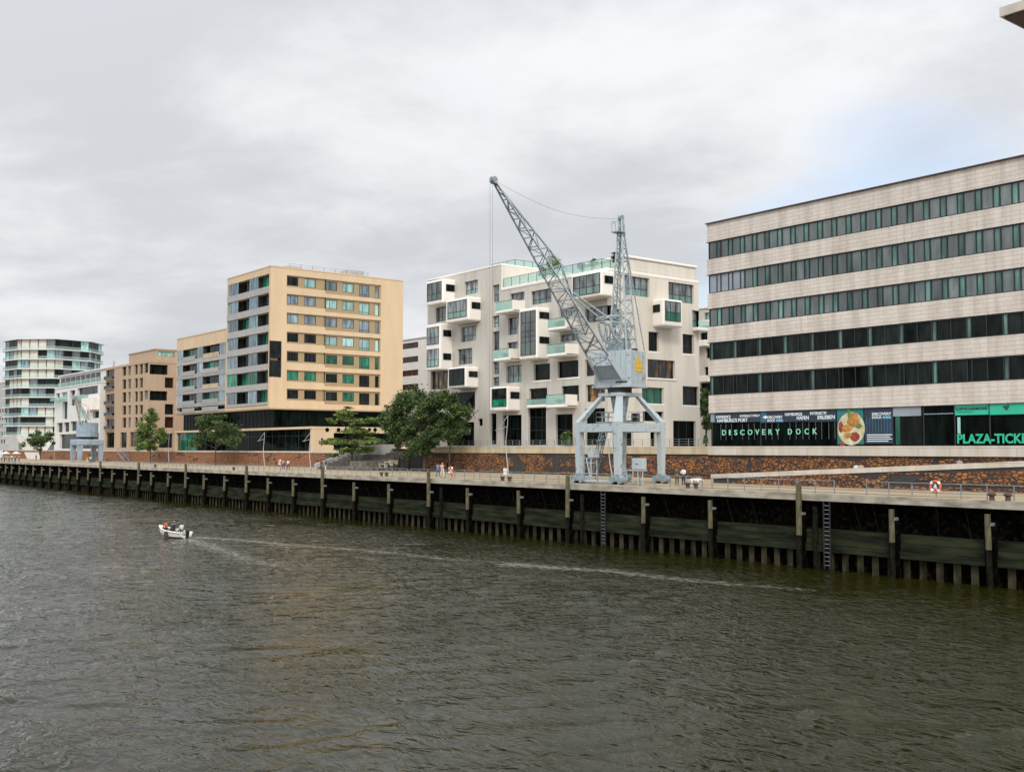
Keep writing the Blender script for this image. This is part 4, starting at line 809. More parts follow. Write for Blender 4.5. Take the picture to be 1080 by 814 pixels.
# quay front: loggias
cq = [(240.5, 250.7, 'louv'), (251.2, 261.7, 'dark'), (262.2, 271.5, 'louv'), (272, 283.5, 'dark')]
yrow = [(297, 307.5), (317, 327.5), (337, 347.5), (357, 367.5), (377, 387.5), (396.8, 407.5), (417.5, 427.5)]
def zat(px, y): return onY(px, y, 98).z
opsC = []; rowsC = []
for i, (yt, yb) in enumerate([(301, 313.3), (320, 332.3), (339, 351.3), (358, 370.3), (376.8, 389.3), (395.5, 408.3), (414.8, 427)]):
    zt_, zb_ = zat(241, yt), zat(241, yb); rowsC.append((zt_, zb_)); opsC.append((XCm+.4, XC1-.8, zb_, zt_))
wall(qc, XCm, XC1, zCb, zC, opsC, 2.2, 'tan', Cc)
for ri, (zt_, zb_) in enumerate(rowsC):
    nx = rowsC[ri+1][0] if ri < 6 else zCb
    slab(Cc, XCm+.42, XC1-.82, 97.85, 97.99, nx+.02 if ri < 6 else zCb+.7, zb_-.01, 'parapet', 'loggia_parapet')
    for ci, (x0, x1, k) in enumerate(cq):
        u0, u1 = qc.at(x0, 350)[0], qc.at(x1, 350)[0]
        u1 = min(u1, XC1-.85)
        if k == 'louv':
            mb = MB(); n_ = 4
            for j in range(n_): a = u0+(u1-u0)*j/n_; mb.box(a+.05, a+(u1-u0)/n_-.05, 98.05, 98.1, zb_+.05, zt_-.05)
            mb.build('glass_screen', 'gblue' if ri != 5 else 'ggreen', Cc)
        else:
            win(qc, (u0, u1, zb_, zt_), -1.1, Cc, 2, None, 'ggreen' if (ri+ci) % 3 == 0 else 'gdk', name='loggia_window')
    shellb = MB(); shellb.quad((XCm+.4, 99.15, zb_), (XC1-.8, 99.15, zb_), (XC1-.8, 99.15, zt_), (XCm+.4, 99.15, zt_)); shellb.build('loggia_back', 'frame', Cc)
f_ = gc.rect(285.5, 296, 360, 376); win(gc, (98.1, ylog-.05, (zl0+zl1)/2+.25, zl1-.1), -.25, Cc, 2, .15, 'gdk'); win(gc, (98.1, ylog-.05, zl0+.25, (zl0+zl1)/2-.25), -.25, Cc, 2, .15, 'gdk')
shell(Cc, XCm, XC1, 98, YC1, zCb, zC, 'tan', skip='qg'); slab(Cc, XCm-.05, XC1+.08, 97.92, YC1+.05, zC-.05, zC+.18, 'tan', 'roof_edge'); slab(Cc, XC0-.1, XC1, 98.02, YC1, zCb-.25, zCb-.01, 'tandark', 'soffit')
# annex
opsA = []; ac = [(187, 192.5, 'l'), (193, 205.5, 'd'), (207.5, 213.5, 'l'), (214, 230.5, 'd'), (231, 237.3, 'l')]
for yt, yb in ((370.5, 381.5), (386.5, 396.5), (401, 412), (417, 427), (430.5, 438)): opsA.append((XC0+.3, XCm-.3, zat(187, yb), zat(187, yt)))
zAb = zCb
opsA[-1] = (XC0+.3, XCm-.3, zAb+.5, zat(187, 430.5))
wall(qc, XC0, XCm, zAb, zCa, opsA, 1.8, 'tan', Cc)
for ri, (a, b, c_, d) in enumerate(opsA):
    for ci, (x0, x1, k) in enumerate(ac):
        u0, u1 = qc.at(x0, 400)[0], min(qc.at(x1, 400)[0], b-.05); u0 = max(u0, a+.05)
        if k == 'l' and ri < 4:
            mb = MB(); mb.box(u0, u1, 98.03, 98.08, c_+.02, d-.02); mb.build('glass_screen', 'gblue', Cc)
        else: win(qc, (u0, u1, c_, d), -.95, Cc, 2, None, 'ggreen' if (ri*2+ci) % 4 == 1 else 'gdk', name='loggia_window')
        if k == 'd': slab(Cc, u0, u1, 97.86, 97.99, c_-.3, c_+.75, 'bandyellow' if (ri, ci) in ((0, 3), (2, 3)) else 'parapet', 'loggia_parapet')
    lo_ = opsA[ri+1][3] if ri < 4 else zAb
    slab(Cc, a, b, 97.93, 97.996, lo_+.02, c_-.02, 'parapet', 'floor_band')
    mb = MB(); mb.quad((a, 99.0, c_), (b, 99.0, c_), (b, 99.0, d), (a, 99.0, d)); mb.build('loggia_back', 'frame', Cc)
shell(Cc, XC0, XCm, 98, 114, zAb, zCa, 'tan', skip='q'); slab(Cc, XC0-.1, XCm-.06, 97.9, 114, zCa-.05, zCa+.2, 'tan', 'roof_edge')
zs_ = zat(239, zCb) if False else 0
# recessed dark storey and podium
Xp = onY(329, 455, 98).x; zp1 = onY(329, 449.6, 98).z; zg = ZTL
mb = MB(); mb.box(XC0+.6, XC1-1.2, 99.8, YC1-.6, zp1, zCb-.26); mb.build('recessed_storey', 'gblack', Cc)
mb = MB()
for i in range(26): x = XC0+1+i*(XC1-XC0-3)/25; mb.box(x-.05, x+.05, 99.7, 99.79, zp1, zCb-.27)
mb.build('storey_frame', 'frame', Cc)
slab(Cc, XC0-.1, Xp+.05, 97.85, 126, zp1-.45, zp1, 'tan', 'podium_roof')
opp = [(XC0+.7, Xp-.7, zg+.3, zp1-.46)]
wall(qc, XC0, Xp, zg, zp1-.45, opp, .6, 'tan', Cc, 'podium_wall')
a, b = opp[0][0], opp[0][1]
for i in range(12): win(qc, (a+(b-a)*i/12, a+(b-a)*(i+1)/12, zg+.3, zp1-.46), -.55, Cc, 2, .7, 'ggreen' if i in (0, 1) else 'gblack', name='shop_window')
gp_ = Face('g', Xp); opw = gp_.rect(352, 420, 456.5, 474); opn2 = gp_.rect(338.5, 341, 462, 470)
wall(gp_, 98, 126, zg, zp1-.45, [opw, opn2], .8, 'tan', Cc, 'podium_wall'); win(gp_, opw, -.75, Cc, 5, None, 'gblack', name='shop_window'); win(gp_, opn2, -.75, Cc, 1, None, 'gblack')
for px in (345, 357, 365, 373, 383, 389.5, 395.5):
    y, z = gp_.at(px, 453.2); mb = MB(); mb.tube((Xp-.02, y, z), (Xp+.05, y, z), .42, n=14); mb.build('porthole', 'gblack', Cc)
# roof rail and plant
rx = onX(305, 288, XC1-1.0).y; ry = onX(388, 293, XC1-1.0).y
rl_ = MB()
for i in range(8): y = rx+(ry-rx)*i/7; rl_.box(XC1-1.05, XC1-.95, y-.04, y+.04, zC+.1, zC+1.2)
rl_.box(XC1-1.03, XC1-.97, rx, ry, zC+1.14, zC+1.2); rl_.box(XC1-1.03, XC1-.97, rx, ry, zC+.7, zC+.74); rl_.build('roof_rail', 'steel', Cc)
slab(Cc, XC1-6, XC1-3, rx, rx+4, zC+.1, zC+1.1, 'grey', 'roof_unit', .1); slab(Cc, XC1-6, XC1-2, rx+15, rx+19, zC+.1, zC+1.7, 'grey', 'roof_unit', .1)
# ================================================================== G: WHITE BLOCK BEHIND
gx0, gx1 = onY(395, 400, 150).x, onY(470, 400, 150).x; gzt = onY(437, 358, 150).z
Gg = empty('apartment_building', ((gx0+gx1)/2, 160, ZT), 'white banded block with red brown window panels behind the tan block', 'apartment building')
fg = Face('q', 150.0); wl = [fg.rect(422, 441, y, y+6) for y in (363, 377.5, 391.5, 406)]
wall(fg, gx0, gx1, ZT, gzt, wl, .3, 'white', Gg)
for w_ in wl: win(fg, w_, -.28, Gg, 6, None, 'gred'); 
shell(Gg, gx0, gx1, 150, 166, ZT, gzt, 'white', skip='q'); slab(Gg, gx0, gx1, 149.8, 166, gzt, gzt+.3, 'grey')
# ================================================================== D: PALE BRICK BLOCK
XD1 = onY(157, 420, 98).x; XD0 = onY(111, 420, 98).x; zD1 = onY(157, 377.5, 98).z; zDl = onY(112, 387, 98).z
Dd = empty('apartment_building', (XD1-18, 108, ZTL), 'pale brick apartment block with narrow upright windows left of the tan block', 'apartment building')
wD = []
for y0, y1 in ((391, 401), (403.5, 411), (416, 427), (429.5, 439), (442, 453), (456, 472)): wD.append((111.8, 120.5, y0, y1))
for i, (y0, y1) in enumerate(((386.5, 396.5), (400.5, 410.5), (414, 424.5), (428, 437.5), (440.5, 451))):
    for x0, x1 in ((129, 133), (135, 138), (142, 145.2), (147, 150.7)): wD.append((x0, x1, y0-(x0-129)*.12*(1-i*.2), y1-(x0-129)*.1*(1-i*.2)))
wD += [(152, 156.2, 383.5, 393.5), (152, 156.2, 412, 421.5), (127, 133.5, 456, 472), (137, 147, 455.5, 471)]
oD = [qc.rect(*w_) for w_ in wD]; wall(qc, XD0, XD1, ZTL, zD1-1.2, oD, .5, 'brick', Dd)
for i, o_ in enumerate(oD): win(qc, o_, -.48, Dd, 2, None, ['gdk', 'gred', 'gdk', 'gblue'][i % 4] if i > 5 else 'gdk')
for w_ in wD[:5]:
    o_ = qc.rect(*w_); slab(Dd, o_[0], o_[1], 97.4, 97.98, o_[2]-.1, o_[2]+.05, 'brick', 'balcony_slab'); slab(Dd, o_[0], o_[1], 97.4, 97.45, o_[2]+.06, o_[2]+1.0, 'frame', 'balcony_rail')
gd = Face('g', XD1); wg = [(158, 177, 384, 394.5), (158, 176.5, 412, 422), (174, 183, 398, 409), (174, 183, 426, 437), (174, 183, 439.5, 451), (168, 182, 457, 472)]
og_ = [gd.rect(*w_) for w_ in wg]; YD1 = 120
wall(gd, 98, YD1, ZTL, zD1-1.2, og_, .6, 'brick', Dd)
for i, o_ in enumerate(og_): win(gd, o_, -.58, Dd, 3, None, 'gred' if i in (2, 4) else 'gdk')
shell(Dd, XD0, XD1, 98, YD1, ZTL, zD1-1.2, 'brick', skip='qg'); slab(Dd, XD0-.1, XD1+.1, 97.9, YD1, zD1-1.2, zD1-.6, 'brick', 'roof_edge')
px_ = onY(136, 380, 100).x
gw = Face('g', XD1-1.5); ow = gw.rect(166, 184, 370.5, 375.5); zpt = onX(160, 368.5, XD1-1.5).z
wall(gw, 100, YD1-.2, zD1-.6, zpt, [ow], .3, 'brick', Dd, 'penthouse_wall'); win(gw, ow, -.28, Dd, 4, None, 'gteal')
shell(Dd, px_, XD1-1.5, 100, YD1-.2, zD1-.6, zpt, 'brick', 'penthouse_wall', skip='g'); slab(Dd, px_-.2, XD1-1.3, 99.8, YD1, zpt, zpt+.3, 'brick')
mb = MB(); mb.tube((onY(120, 380, 101).x, 101, zD1-.6), (onY(120, 380, 101).x, 101, zD1+1.8), .3); mb.build('chimney', 'grey', Dd)
# ================================================================== E: WHITE ANGULAR BLOCK
XE1 = onY(105.5, 430, 98).x; XE0 = onY(58, 430, 98).x; zE1 = onY(105, 391.5, 98).z
E = empty('apartment_building', (XE0+18, 108, ZTL), 'white angular block with stepped terraces and deep dark openings behind the small far crane', 'apartment building')
wE = [(59, 63, 415, 420), (64.5, 71, 414, 420), (73.8, 79, 412, 428), (81.5, 103, 409.5, 417.5), (66, 71, 424, 442), (81.5, 90, 423, 441), (98, 104.5, 434, 441), (60, 66, 446, 456), (67, 73, 445.5, 455.5), (74, 81, 444.5, 454.5), (63, 104, 458, 473), (82, 92, 444, 455)]
oE = [qc.rect(*w_) for w_ in wE]; zE_ = onY(80, 406.5, 98).z
wall(qc, XE0, XE1, ZTL, zE_, oE, .9, 'white', E)
for i, o_ in enumerate(oE): win(qc, o_, -.85, E, 3 if i in (3, 10) else 2, None, 'gteal' if i in (1, 5) else 'gdk')
for w_ in ((92, 104.5, 420.5, 433), (81, 93, 417.5, 421.5), (58.5, 71, 420.5, 423.5)):
    o_ = qc.rect(*w_); slab(E, o_[0], o_[1], 96.3, 97.98, o_[2], o_[3], 'bay' if w_[0] == 92 else 'bglass', 'balcony')
shell(E, XE0, XE1, 98, 115, ZTL, zE_, 'white', skip='q')
xe2 = onY(63, 405, 99.5).x; oe = Face('q', 99.5); wT = [oe.rect(64+i*5.3, 69+i*5.3, 404-i*1.6, 411-i*1.1) for i in range(8)]
ztp = onY(66, 400.5, 99.5).z
wall(oe, xe2, XE1-.3, zE_, ztp+1.0, [(a, b, zE_+.5, ztp+.4) for a, b, c_, d in wT if b < XE1-.5], .2, 'white', E, 'penthouse_wall')
for a, b, c_, d in wT:
    if b < XE1-.5: win(oe, (a, b, zE_+.5, ztp+.4), -.18, E, 2, None, 'gdk')
glass_rail(E, [(XE0+2, 98.1), (XE1-.3, 98.1)], zE_+.1, 1.5, post=3)
shell(E, xe2, XE1-.3, 99.5, 114, zE_, ztp+1, 'white', 'penthouse_wall', skip='q'); slab(E, xe2-.4, XE1, 99.0, 115, ztp+1, ztp+1.4, 'white'); slab(E, XE0-.2, XE1+.1, 97.8, 115, zE_-.25, zE_+.05, 'white', 'terrace_slab')
# ================================================================== F: ROUNDED TOWER
Fc = Vector((-427, 114)); 
Ft = empty('residential_tower', (Fc.x, Fc.y, ZTL), 'rounded white residential tower with a stack of curved balconies at the far left', 'tower')
zF = [EYE.z+(472.5-y)/1121*392 for y in (459, 449, 439, 429, 419, 409, 399, 389, 379, 368.7, 357.5)]
rr = random.Random(5)
def blob(rad, ph=0, n=16):
    c = []; K = 8
    for i in range(K): t = 2*math.pi*(i+.5)/K+R(8); k = rad*(1.04+.03*math.sin(3*t+ph*.6)); c.append(Vector((Fc.x+k*math.cos(t), Fc.y+k*math.sin(t))))
    p = []
    for i in range(n): q = i/n*K; a = int(q); v = c[a % K].lerp(c[(a+1) % K], q-a); p.append((v.x, v.y))
    return p
for i, z in enumerate(zF):
    s = 1.0+.008*min(i, 9); mb = MB(); mb.prism(blob(16.2*s, i*.35), z-.22, z+.1); mb.build('floor_slab', 'white', Ft)
    if i < len(zF)-1:
        z2 = zF[i+1]-.22; n = 32; p = blob(15.0*s, i*.35, n); start = rr.randrange(5)
        gm = MB(); wm = gm
        for k in range(n):
            a, b = p[k], p[(k+1) % n]; f = ((k+start*2+i) // 4) % 4 == 0
            (wm if f else gm).quad((*a, z+.12), (*b, z+.12), (*b, z2), (*a, z2), (0, 1, 0, 2, 5, 0, 0)[(k*5+i) % 7] if not f else 3)
        mb = gm
        for k in range(n): a = p[k]; mb.box(a[0]-.12, a[0]+.12, a[1]-.12, a[1]+.12, z+.15, z2, 4)
        mb.build('glazed_storey', ['gdk', 'gblue', 'gteal', 'creamsun', 'frame', 'gA'], Ft)
        bm_ = MB(); pp = blob(15.9*s, i*.35, n)
        for k in range(n): a, b = pp[k], pp[(k+1) % n]; bm_.quad((*a, z+.15), (*b, z+.15), (*b, z+1.2), (*a, z+1.2))
        bm_.build('balcony_glass', 'bglass', Ft)
mb = MB(); mb.prism(blob(11, 0), ZTL, zF[0]-.29); mb.build('base_glazing', 'gblue', Ft)
a = onY(22, 461, 98.5); b = onY(40, 461, 98.5); c_ = onY(32, 485, 95.2); d = onY(44, 485, 95.2)
mb = MB(); mb.hexa([(c_.x, 94.2, ZD), (d.x, 94.2, ZD), (d.x, 95.0-.02, ZD), (c_.x, 94.95, ZD), (a.x, 97, zF[0]-.46), (b.x+6, 97, zF[0]-.46), (b.x+6, 103, zF[0]-.46), (a.x, 103, zF[0]-.46)]); mb.build('leaning_pillar', 'cream', Ft)
# far block just inside the left frame edge
r = empty('apartment_building', (-480, 150, ZTL), 'grey block showing as a sliver left of the rounded tower', 'apartment building')
fx = Face('q', 135.0); xx1 = onY(7, 440, 135).x; zz1 = onY(2, 404, 135).z
wx = [(xx1-32+i*5.4, xx1-29+i*5.4, z, z+2) for i in range(6) for z in (12, 16, 20, 24, 28)]
wx = [w_ for w_ in wx if w_[3] < zz1]; wall(fx, xx1-36, xx1, ZTL, zz1, wx, .3, 'grey', r); shell(r, xx1-36, xx1, 135, 155, ZTL, zz1, 'grey', skip='q'); slab(r, xx1-36, xx1, 134.8, 155, zz1, zz1+.3, 'grey')
for w_ in wx: win(fx, w_, -.28, r, 2, None, 'gdk')
# ================================================================== BIG HARBOUR CRANE
CX, CY = -79.25, 76.8
cr_ = empty('harbour_crane', (CX, CY, ZD), 'tall pale blue portal harbour crane with raised lattice jib over the quay', 'crane', 'old harbour cranes on the quay')
HA, HB = 2.85, 3.08
tk_ = MB()
for s in (-1, 1): tk_.box(-120, -40, CY+s*HB-.04, CY+s*HB+.04, ZD, ZD+.03)
tag(tk_.build('crane_track', 'rust'), kind='structure')
def leg(sx, sy):
    mb = MB(); kx, ky = CX+sx*HA, CY+sy*HB; tx, ty = CX+sx*1.32, CY+sy*1.32
    def sec(x, y, z, w): return [(x-w, y-w, z), (x+w, y-w, z), (x+w, y+w, z), (x-w, y+w, z)]
    A_ = sec(kx, ky, ZD+.75, .27); B_ = sec(kx, ky, 11.0, .34); C_ = sec(kx-sx*.02, ky-sy*.02, 12.15, .36); D_ = sec(tx, ty, 14.8, .24)
    mb.hexa(A_+B_); mb.hexa(B_+C_); mb.hexa(C_+D_); return mb
for sx in (-1, 1):
    for sy in (-1, 1):
        leg(sx, sy).build('leg', 'crane', cr_)
        x, y = CX+sx*HA, CY+sy*HB; mb = MB()
        mb.hexa([(x-.85, y-.32, ZD+.28), (x+.85, y-.32, ZD+.28), (x+.85, y+.32, ZD+.28), (x-.85, y+.32, ZD+.28), (x-.4, y-.3, ZD+.95), (x+.4, y-.3, ZD+.95), (x+.4, y+.3, ZD+.95), (x-.4, y+.3, ZD+.95)])
        for s in (-.62, .62): mb.tube((x+s, y-.42, ZD+.45), (x+s, y+.42, ZD+.45), .36, n=14)
        bo = mb.build('bogie', 'craned', cr_)
        mb = MB()
        for s in (-.5, .5): mb.tube((x+s, y-.2, ZD+.25), (x+s, y+.2, ZD+.25), .25, n=14)
        mb.build('wheel', 'black', bo)
for s in (-1, 1):
    mb = MB(); mb.box(CX-HA+.38, CX+HA-.38, CY+s*HB-.28, CY+s*HB+.28, 11.15, 12.0); mb.build('cross_beam', 'crane', cr_)
    mb = MB(); mb.box(CX+s*HA-.28, CX+s*HA+.28, CY-HB+.38, CY+HB-.38, 11.15, 12.0); mb.build('cross_beam', 'crane', cr_)
slab(cr_, CX-1.6, CX+1.6, CY-1.6, CY+1.6, 14.8, 15.15, 'crane', 'portal_top', .04)
mb = MB(); mb.tube((CX, CY, 12.2), (CX, CY, 14.79), .55, .95, 16); mb.build('centre_column', 'craned', cr_)
slab(cr_, CX-1.9, CX+1.6, CY-1.6, CY+1.9, 12.1, 12.22, 'craned', 'platform')
mb = MB()
for (a, b) in (((-1.9, -1.6), (1.6, -1.6)), ((1.6, -1.6), (1.6, 1.9)), ((-1.9, -1.6), (-1.9, 1.9))):
    a = Vector((CX+a[0], CY+a[1], 12.2)); b = Vector((CX+b[0], CY+b[1], 12.2))
    for h in (.5, 1.0): mb.tube(a+Vector((0, 0, h)), b+Vector((0, 0, h)), .03, n=5)
    for i in range(5): c = a+(b-a)*i/4; mb.tube(c, c+Vector((0, 0, 1.0)), .03, n=5)
mb.build('platform_rail', 'craned', cr_)
slab(cr_, CX+.6, CX+1.2, CY+1.0, CY+1.7, 12.23, 13.1, 'black', 'floodlight', .05)
# stair up to the platform and small landing at the left feet
mb = MB(); a = Vector((CX-2.4, CY-1.6, ZD+.2)); b = Vector((CX-1.0, CY-.9, 12.1))
for o_ in (-.35, .35):
    for h in (0, .95): mb.bar(a+Vector((0, o_, h)), b+Vector((0, o_, h)), .07)
for i in range(24): c = a+(b-a)*i/23; mb.box(c.x-.12, c.x+.12, c.y-.35, c.y+.35, c.z-.015, c.z+.015)
for i in range(0, 24, 4):
    c = a+(b-a)*i/23
    for o_ in (-.35, .35): mb.bar(c+Vector((0, o_, 0)), c+Vector((0, o_, .95)), .035)
mb.build('stair', 'craned', cr_)
mb = MB(); x, y = CX-2.1, CY-2.2
for dx in (-.6, .5):
    for dy in (-.4, .4): mb.bar((x+dx, y+dy, ZD+.05), (x+dx, y+dy, ZD+3.6), .09)
for h in (1.0, 2.1, 3.0, 3.6):
    mb.bar((x-.6, y-.4, ZD+h), (x+.5, y-.4, ZD+h), .07); mb.bar((x-.6, y+.4, ZD+h), (x+.5, y+.4, ZD+h), .07); mb.bar((x+.5, y-.4, ZD+h), (x+.5, y+.4, ZD+h), .07)
mb.box(x-.6, x+.5, y-.4, y+.4, ZD+2.5, ZD+2.6); mb.bar((x+.5, y-.4, ZD+.1), (x-.2, y-.4, ZD+2.5), .1); mb.build('access_landing', 'crane', cr_)
slab(cr_, x+.1, x+.8, y-.5, y+.5, ZD+2.62, ZD+3.5, 'crane', 'switch_box', .05)
mb = MB(); mb.box(CX-HA+.9, CX+HA-.9, CY-HB-.25, CY-HB+.25, ZD+.2, ZD+.42); mb.build('cable_tray', 'crane', cr_)
# slewing part: local x along the jib, local y to its left/right, z up
dj = Vector((.203, -.979, 0)).normalized(); sj = Vector((.979, .203, 0)).normalized(); C0 = Vector((CX, CY, 0))
def J(p): return C0+dj*p[0]+sj*p[1]+Vector((0, 0, p[2]))
npl = sj                                        # normal of the jib's own vertical plane
def onJ(px, py, y=0.0):
    d = ray(px, py); t = (C0+sj*y-EYE).dot(npl)/d.dot(npl); P = EYE+d*t; return ((P-C0).dot(dj), y, P.z)
mb = MB(J); mb.tube((0, 0, 15.15), (0, 0, 15.75), 1.25, 1.25, 24); mb.build('slewing_ring', 'black', cr_)
def jbox(x0, x1, y0, y1, z0, z1, name, mat, bevel=.0, parent=cr_):
    mb = MB(J); mb.hexa([(x0, y0, z0), (x1, y0, z0), (x1, y1, z0), (x0, y1, z0), (x0, y0, z1), (x1, y0, z1), (x1, y1, z1), (x0, y1, z1)]); return mb.build(name, mat, parent, bevel=bevel)
mh = jbox(-1.5, 1.45, -2.25, 2.25, 15.8, 19.45, 'machine_house', 'crane', .06)
jbox(-1.62, 1.6, -2.4, 2.35, 15.7, 15.95, 'house_base', 'crane')
for k in range(7): jbox(1.452, 1.47, -2.0+k*.62, -1.97+k*.62, 15.98, 19.3, 'panel_seam', 'craned', 0, mh)
for k in range(3): jbox(-.9+k*.9, -.87+k*.9, 2.252, 2.27, 15.98, 19.3, 'panel_seam', 'craned', 0, mh)
jbox(1.455, 1.5, .5, 1.9, 16.15, 16.3, 'louvre', 'black', 0, mh)
# yellow crest on the side of the house: a castle gate with three towers over a shield
mb = MB(J)
def cbox(x0, x1, z0, z1): mb.hexa([(x0, 2.255, z0), (x1, 2.255, z0), (x1, 2.29, z0), (x0, 2.29, z0), (x0, 2.255, z1), (x1, 2.255, z1), (x1, 2.29, z1), (x0, 2.29, z1)])
cbox(-.75, .55, 17.3, 17.65); cbox(-.75, .55, 17.68, 18.0); cbox(-.7, -.35, 18.0, 18.45); cbox(.15, .5, 18.0, 18.45); cbox(-.27, .07, 18.0, 18.75); cbox(-.16, -.04, 18.75, 18.95)
mb.build('yellow_crest', 'yellow', mh)
# jib
ft_ = Vector(onJ(641.5, 394)); tp = Vector(onJ(520.5, 190)); ax = tp-ft_; Lj = ax.length; ad = ax.normalized(); nn_ = Vector((-ad.z, 0, ad.x))
def wj(t): return 2.5*(1-t)**.9+.28
def hj(t): return 0 if t < .22 else (2.15*min(1, (t-.22)/.30) if t < .52 else 2.15*(1-t)/.48)
def jp(t, side): return ft_+ax*t+Vector((0, side*wj(t)/2, 0))
def ju(t): return ft_+ax*t+nn_*hj(t)
mb = MB(J); N = 22
for s in (-1, 1):
    for i in range(N): mb.bar(jp(i/N, s), jp((i+1)/N, s), .19 if i < 8 else .13)
mb.build('jib_lower_chords', 'crane', cr_)
mb = MB(J); tt = [.22, .32, .42, .52, .62, .72, .81, .9, 1.0]
for a, b in zip(tt, tt[1:]): mb.bar(ju(a), ju(b), .14)
mb.build('jib_upper_chord', 'crane', cr_)
mb = MB(J)
for i in range(1, N):
    a = i/N; mb.bar(jp(a, -1), jp(a, 1), .08)
    if i < N-1: mb.bar(jp(a, -1 if i % 2 else 1), jp(a+1/N, 1 if i % 2 else -1), .065)
for k, (a, b) in enumerate(zip(tt, tt[1:])):
    m_ = (a+b)/2
    for s in (-1, 1): mb.bar(ju(a), jp(m_, s), .085); mb.bar(jp(m_, s), ju(b), .085); 
mb.build('jib_lacing', 'craned', cr_)
mb = MB(J)                                       # plated heel of the jib
for s in (-1, 1):
    a, b = jp(-.03, s), jp(.10, s); q0 = nn_*.35; mb.hexa([a-q0, b-q0, b-q0+Vector((0, .12, 0)), a-q0+Vector((0, .12, 0)), a+q0, b+q0, b+q0+Vector((0, .12, 0)), a+q0+Vector((0, .12, 0))])
a, b = jp(-.03, -1), jp(.045, -1); e = Vector((0, wj(0), 0)); mb.hexa([a, b, b+e, a+e, a+nn_*.12, b+nn_*.12, b+e+nn_*.12, a+e+nn_*.12])
mb.build('jib_heel', 'crane', cr_)
mb = MB(J)
for (a, b) in ((.12, .22), (.22, .12)): mb.bar(jp(a, -1), jp(b, 1), .14)
mb.build('jib_heel_brace', 'craned', cr_)
mb = MB(J)
for s in (-.16, .16): mb.tube(tp+Vector((0, s-.05, 0)), tp+Vector((0, s+.05, 0)), .34, n=16)
mb.build('jib_sheave', 'craned', cr_)
# mast (A-frame)
tm = Vector(onJ(655, 231)); zb = 19.45; bx = Vector(onJ(657, 368)).x
def mp_(t, i, j): w = .95*(1-t)+.16; l = .85*(1-t)+.16; return Vector((bx+(tm.x-bx)*t+i*l, j*w, zb+(tm.z-zb)*t))
mb = MB(J)
for i in (-1, 1):
    for j in (-1, 1): mb.bar(mp_(0, i, j), mp_(1, i, j), .13)
mb.build('mast_chords', 'crane', cr_)
mb = MB(J); n = 10
for k in range(1, n+1):
    t = k/n*.97; c = [mp_(t, -1, -1), mp_(t, 1, -1), mp_(t, 1, 1), mp_(t, -1, 1)]; t0 = (k-1)/n*.97; c0_ = [mp_(t0, -1, -1), mp_(t0, 1, -1), mp_(t0, 1, 1), mp_(t0, -1, 1)]
    for i in range(4):
        mb.bar(c[i], c[(i+1) % 4], .07)
        mb.bar(c0_[i], c[(i+1) % 4], .055)
mb.build('mast_lacing', 'craned', cr_)
mb = MB(J)
for s in (-1, 1): mb.bar(tm+Vector((-.1, s*.15, -1.0)), (-1.4, s*1.9+.25, zb), .09)
mb.build('mast_stay', 'craned', cr_)
mb = MB(J); mb.tube(tm+Vector((0, -.2, .1)), tm+Vector((0, .2, .1)), .32, n=16); mb.build('mast_sheave', 'craned', cr_)
pz = onJ(648, 243.5)[2]
jbox(tm.x-.1, tm.x+1.1, -.5, .5, pz-.1, pz, 'mast_platform', 'craned')
mb = MB(J); mb.tube((tm.x+1.05, -.45, pz), (tm.x+1.05, -.45, pz+1), .03); mb.tube((tm.x+1.05, .45, pz), (tm.x+1.05, .45, pz+1), .03); mb.tube((tm.x+.3, -.5, pz), (tm.x+.3, -.5, pz+1), .03)
mb.tube((tm.x+1.05, -.45, pz+1), (tm.x+1.05, .45, pz+1), .03); mb.tube((tm.x+.3, -.5, pz+1), (tm.x+1.05, -.45, pz+1), .03); mb.build('mast_platform_rail', 'craned', cr_)
# luffing gear: toothed quadrants, strut rods, winch
st0 = Vector(onJ(642, 339)); st1 = Vector(onJ(611, 301)); cqx, cqz = (st0.x+bx)/2+.1, st0.z-.1
for s in (-.75, .75):
    mb = MB(J); pts = [Vector((cqx+1.9*math.cos(a), s, cqz+2.0*math.sin(a))) for a in [math.pi+i*math.pi/12 for i in range(13)]]
    for a, b in zip(pts, pts[1:]): mb.bar(a, b, .16)
    mb.bar(pts[0], pts[-1], .14)
    for i in (2, 4, 6, 8, 10): mb.bar(Vector((cqx, s, cqz)), pts[i], .08)
    mb.build('quadrant', 'crane', cr_)
mb = MB(J); arc = [Vector((cqx-2.0+4.6*i/10, 0, cqz+.25+.55*math.sin(math.pi*i/10))) for i in range(11)]
for s in (-.55, .55):
    for a, b in zip(arc, arc[1:]): mb.bar(a+Vector((0, s, 0)), b+Vector((0, s, 0)), .11)
for a in arc[::2]: mb.bar(a+Vector((0, -.55, 0)), a+Vector((0, .55, 0)), .07)
mb.build('rocker_arm', 'crane', cr_)
mb = MB(J)
for s in (-.5, .5): mb.bar(st0+Vector((0, s, 0)), ju(.40)+Vector((0, s*.6, 0)), .13)
mb.build('luffing_strut', 'crane', cr_)
mb = MB(J); mb.tube((-.3, -.9, zb+.75), (-.3, .9, zb+.75), .55, n=18); mb.build('winch_drum', 'craned', cr_)
jbox(.2, 1.2, -.7, .8, zb, zb+.9, 'winch_gear', 'craned', .08); jbox(-1.3, -.8, .9, 1.4, zb, zb+.35, 'vent', 'black', .05); jbox(-.9, -.2, -1.9, -1.2, zb, zb+.6, 'vent', 'craned', .05)
mb = MB(J); rr = random.Random(9)
for k in range(16):
    a = Vector((rr.uniform(-1.0, 2.4), rr.choice((-.8, .8)), zb+rr.uniform(.0, 1.6))); b = Vector((rr.uniform(-.8, 2.4), a.y, zb+rr.uniform(1.2, 3.2))); mb.bar(a, b, .08)
mb.build('gear_frame', 'craned', cr_)
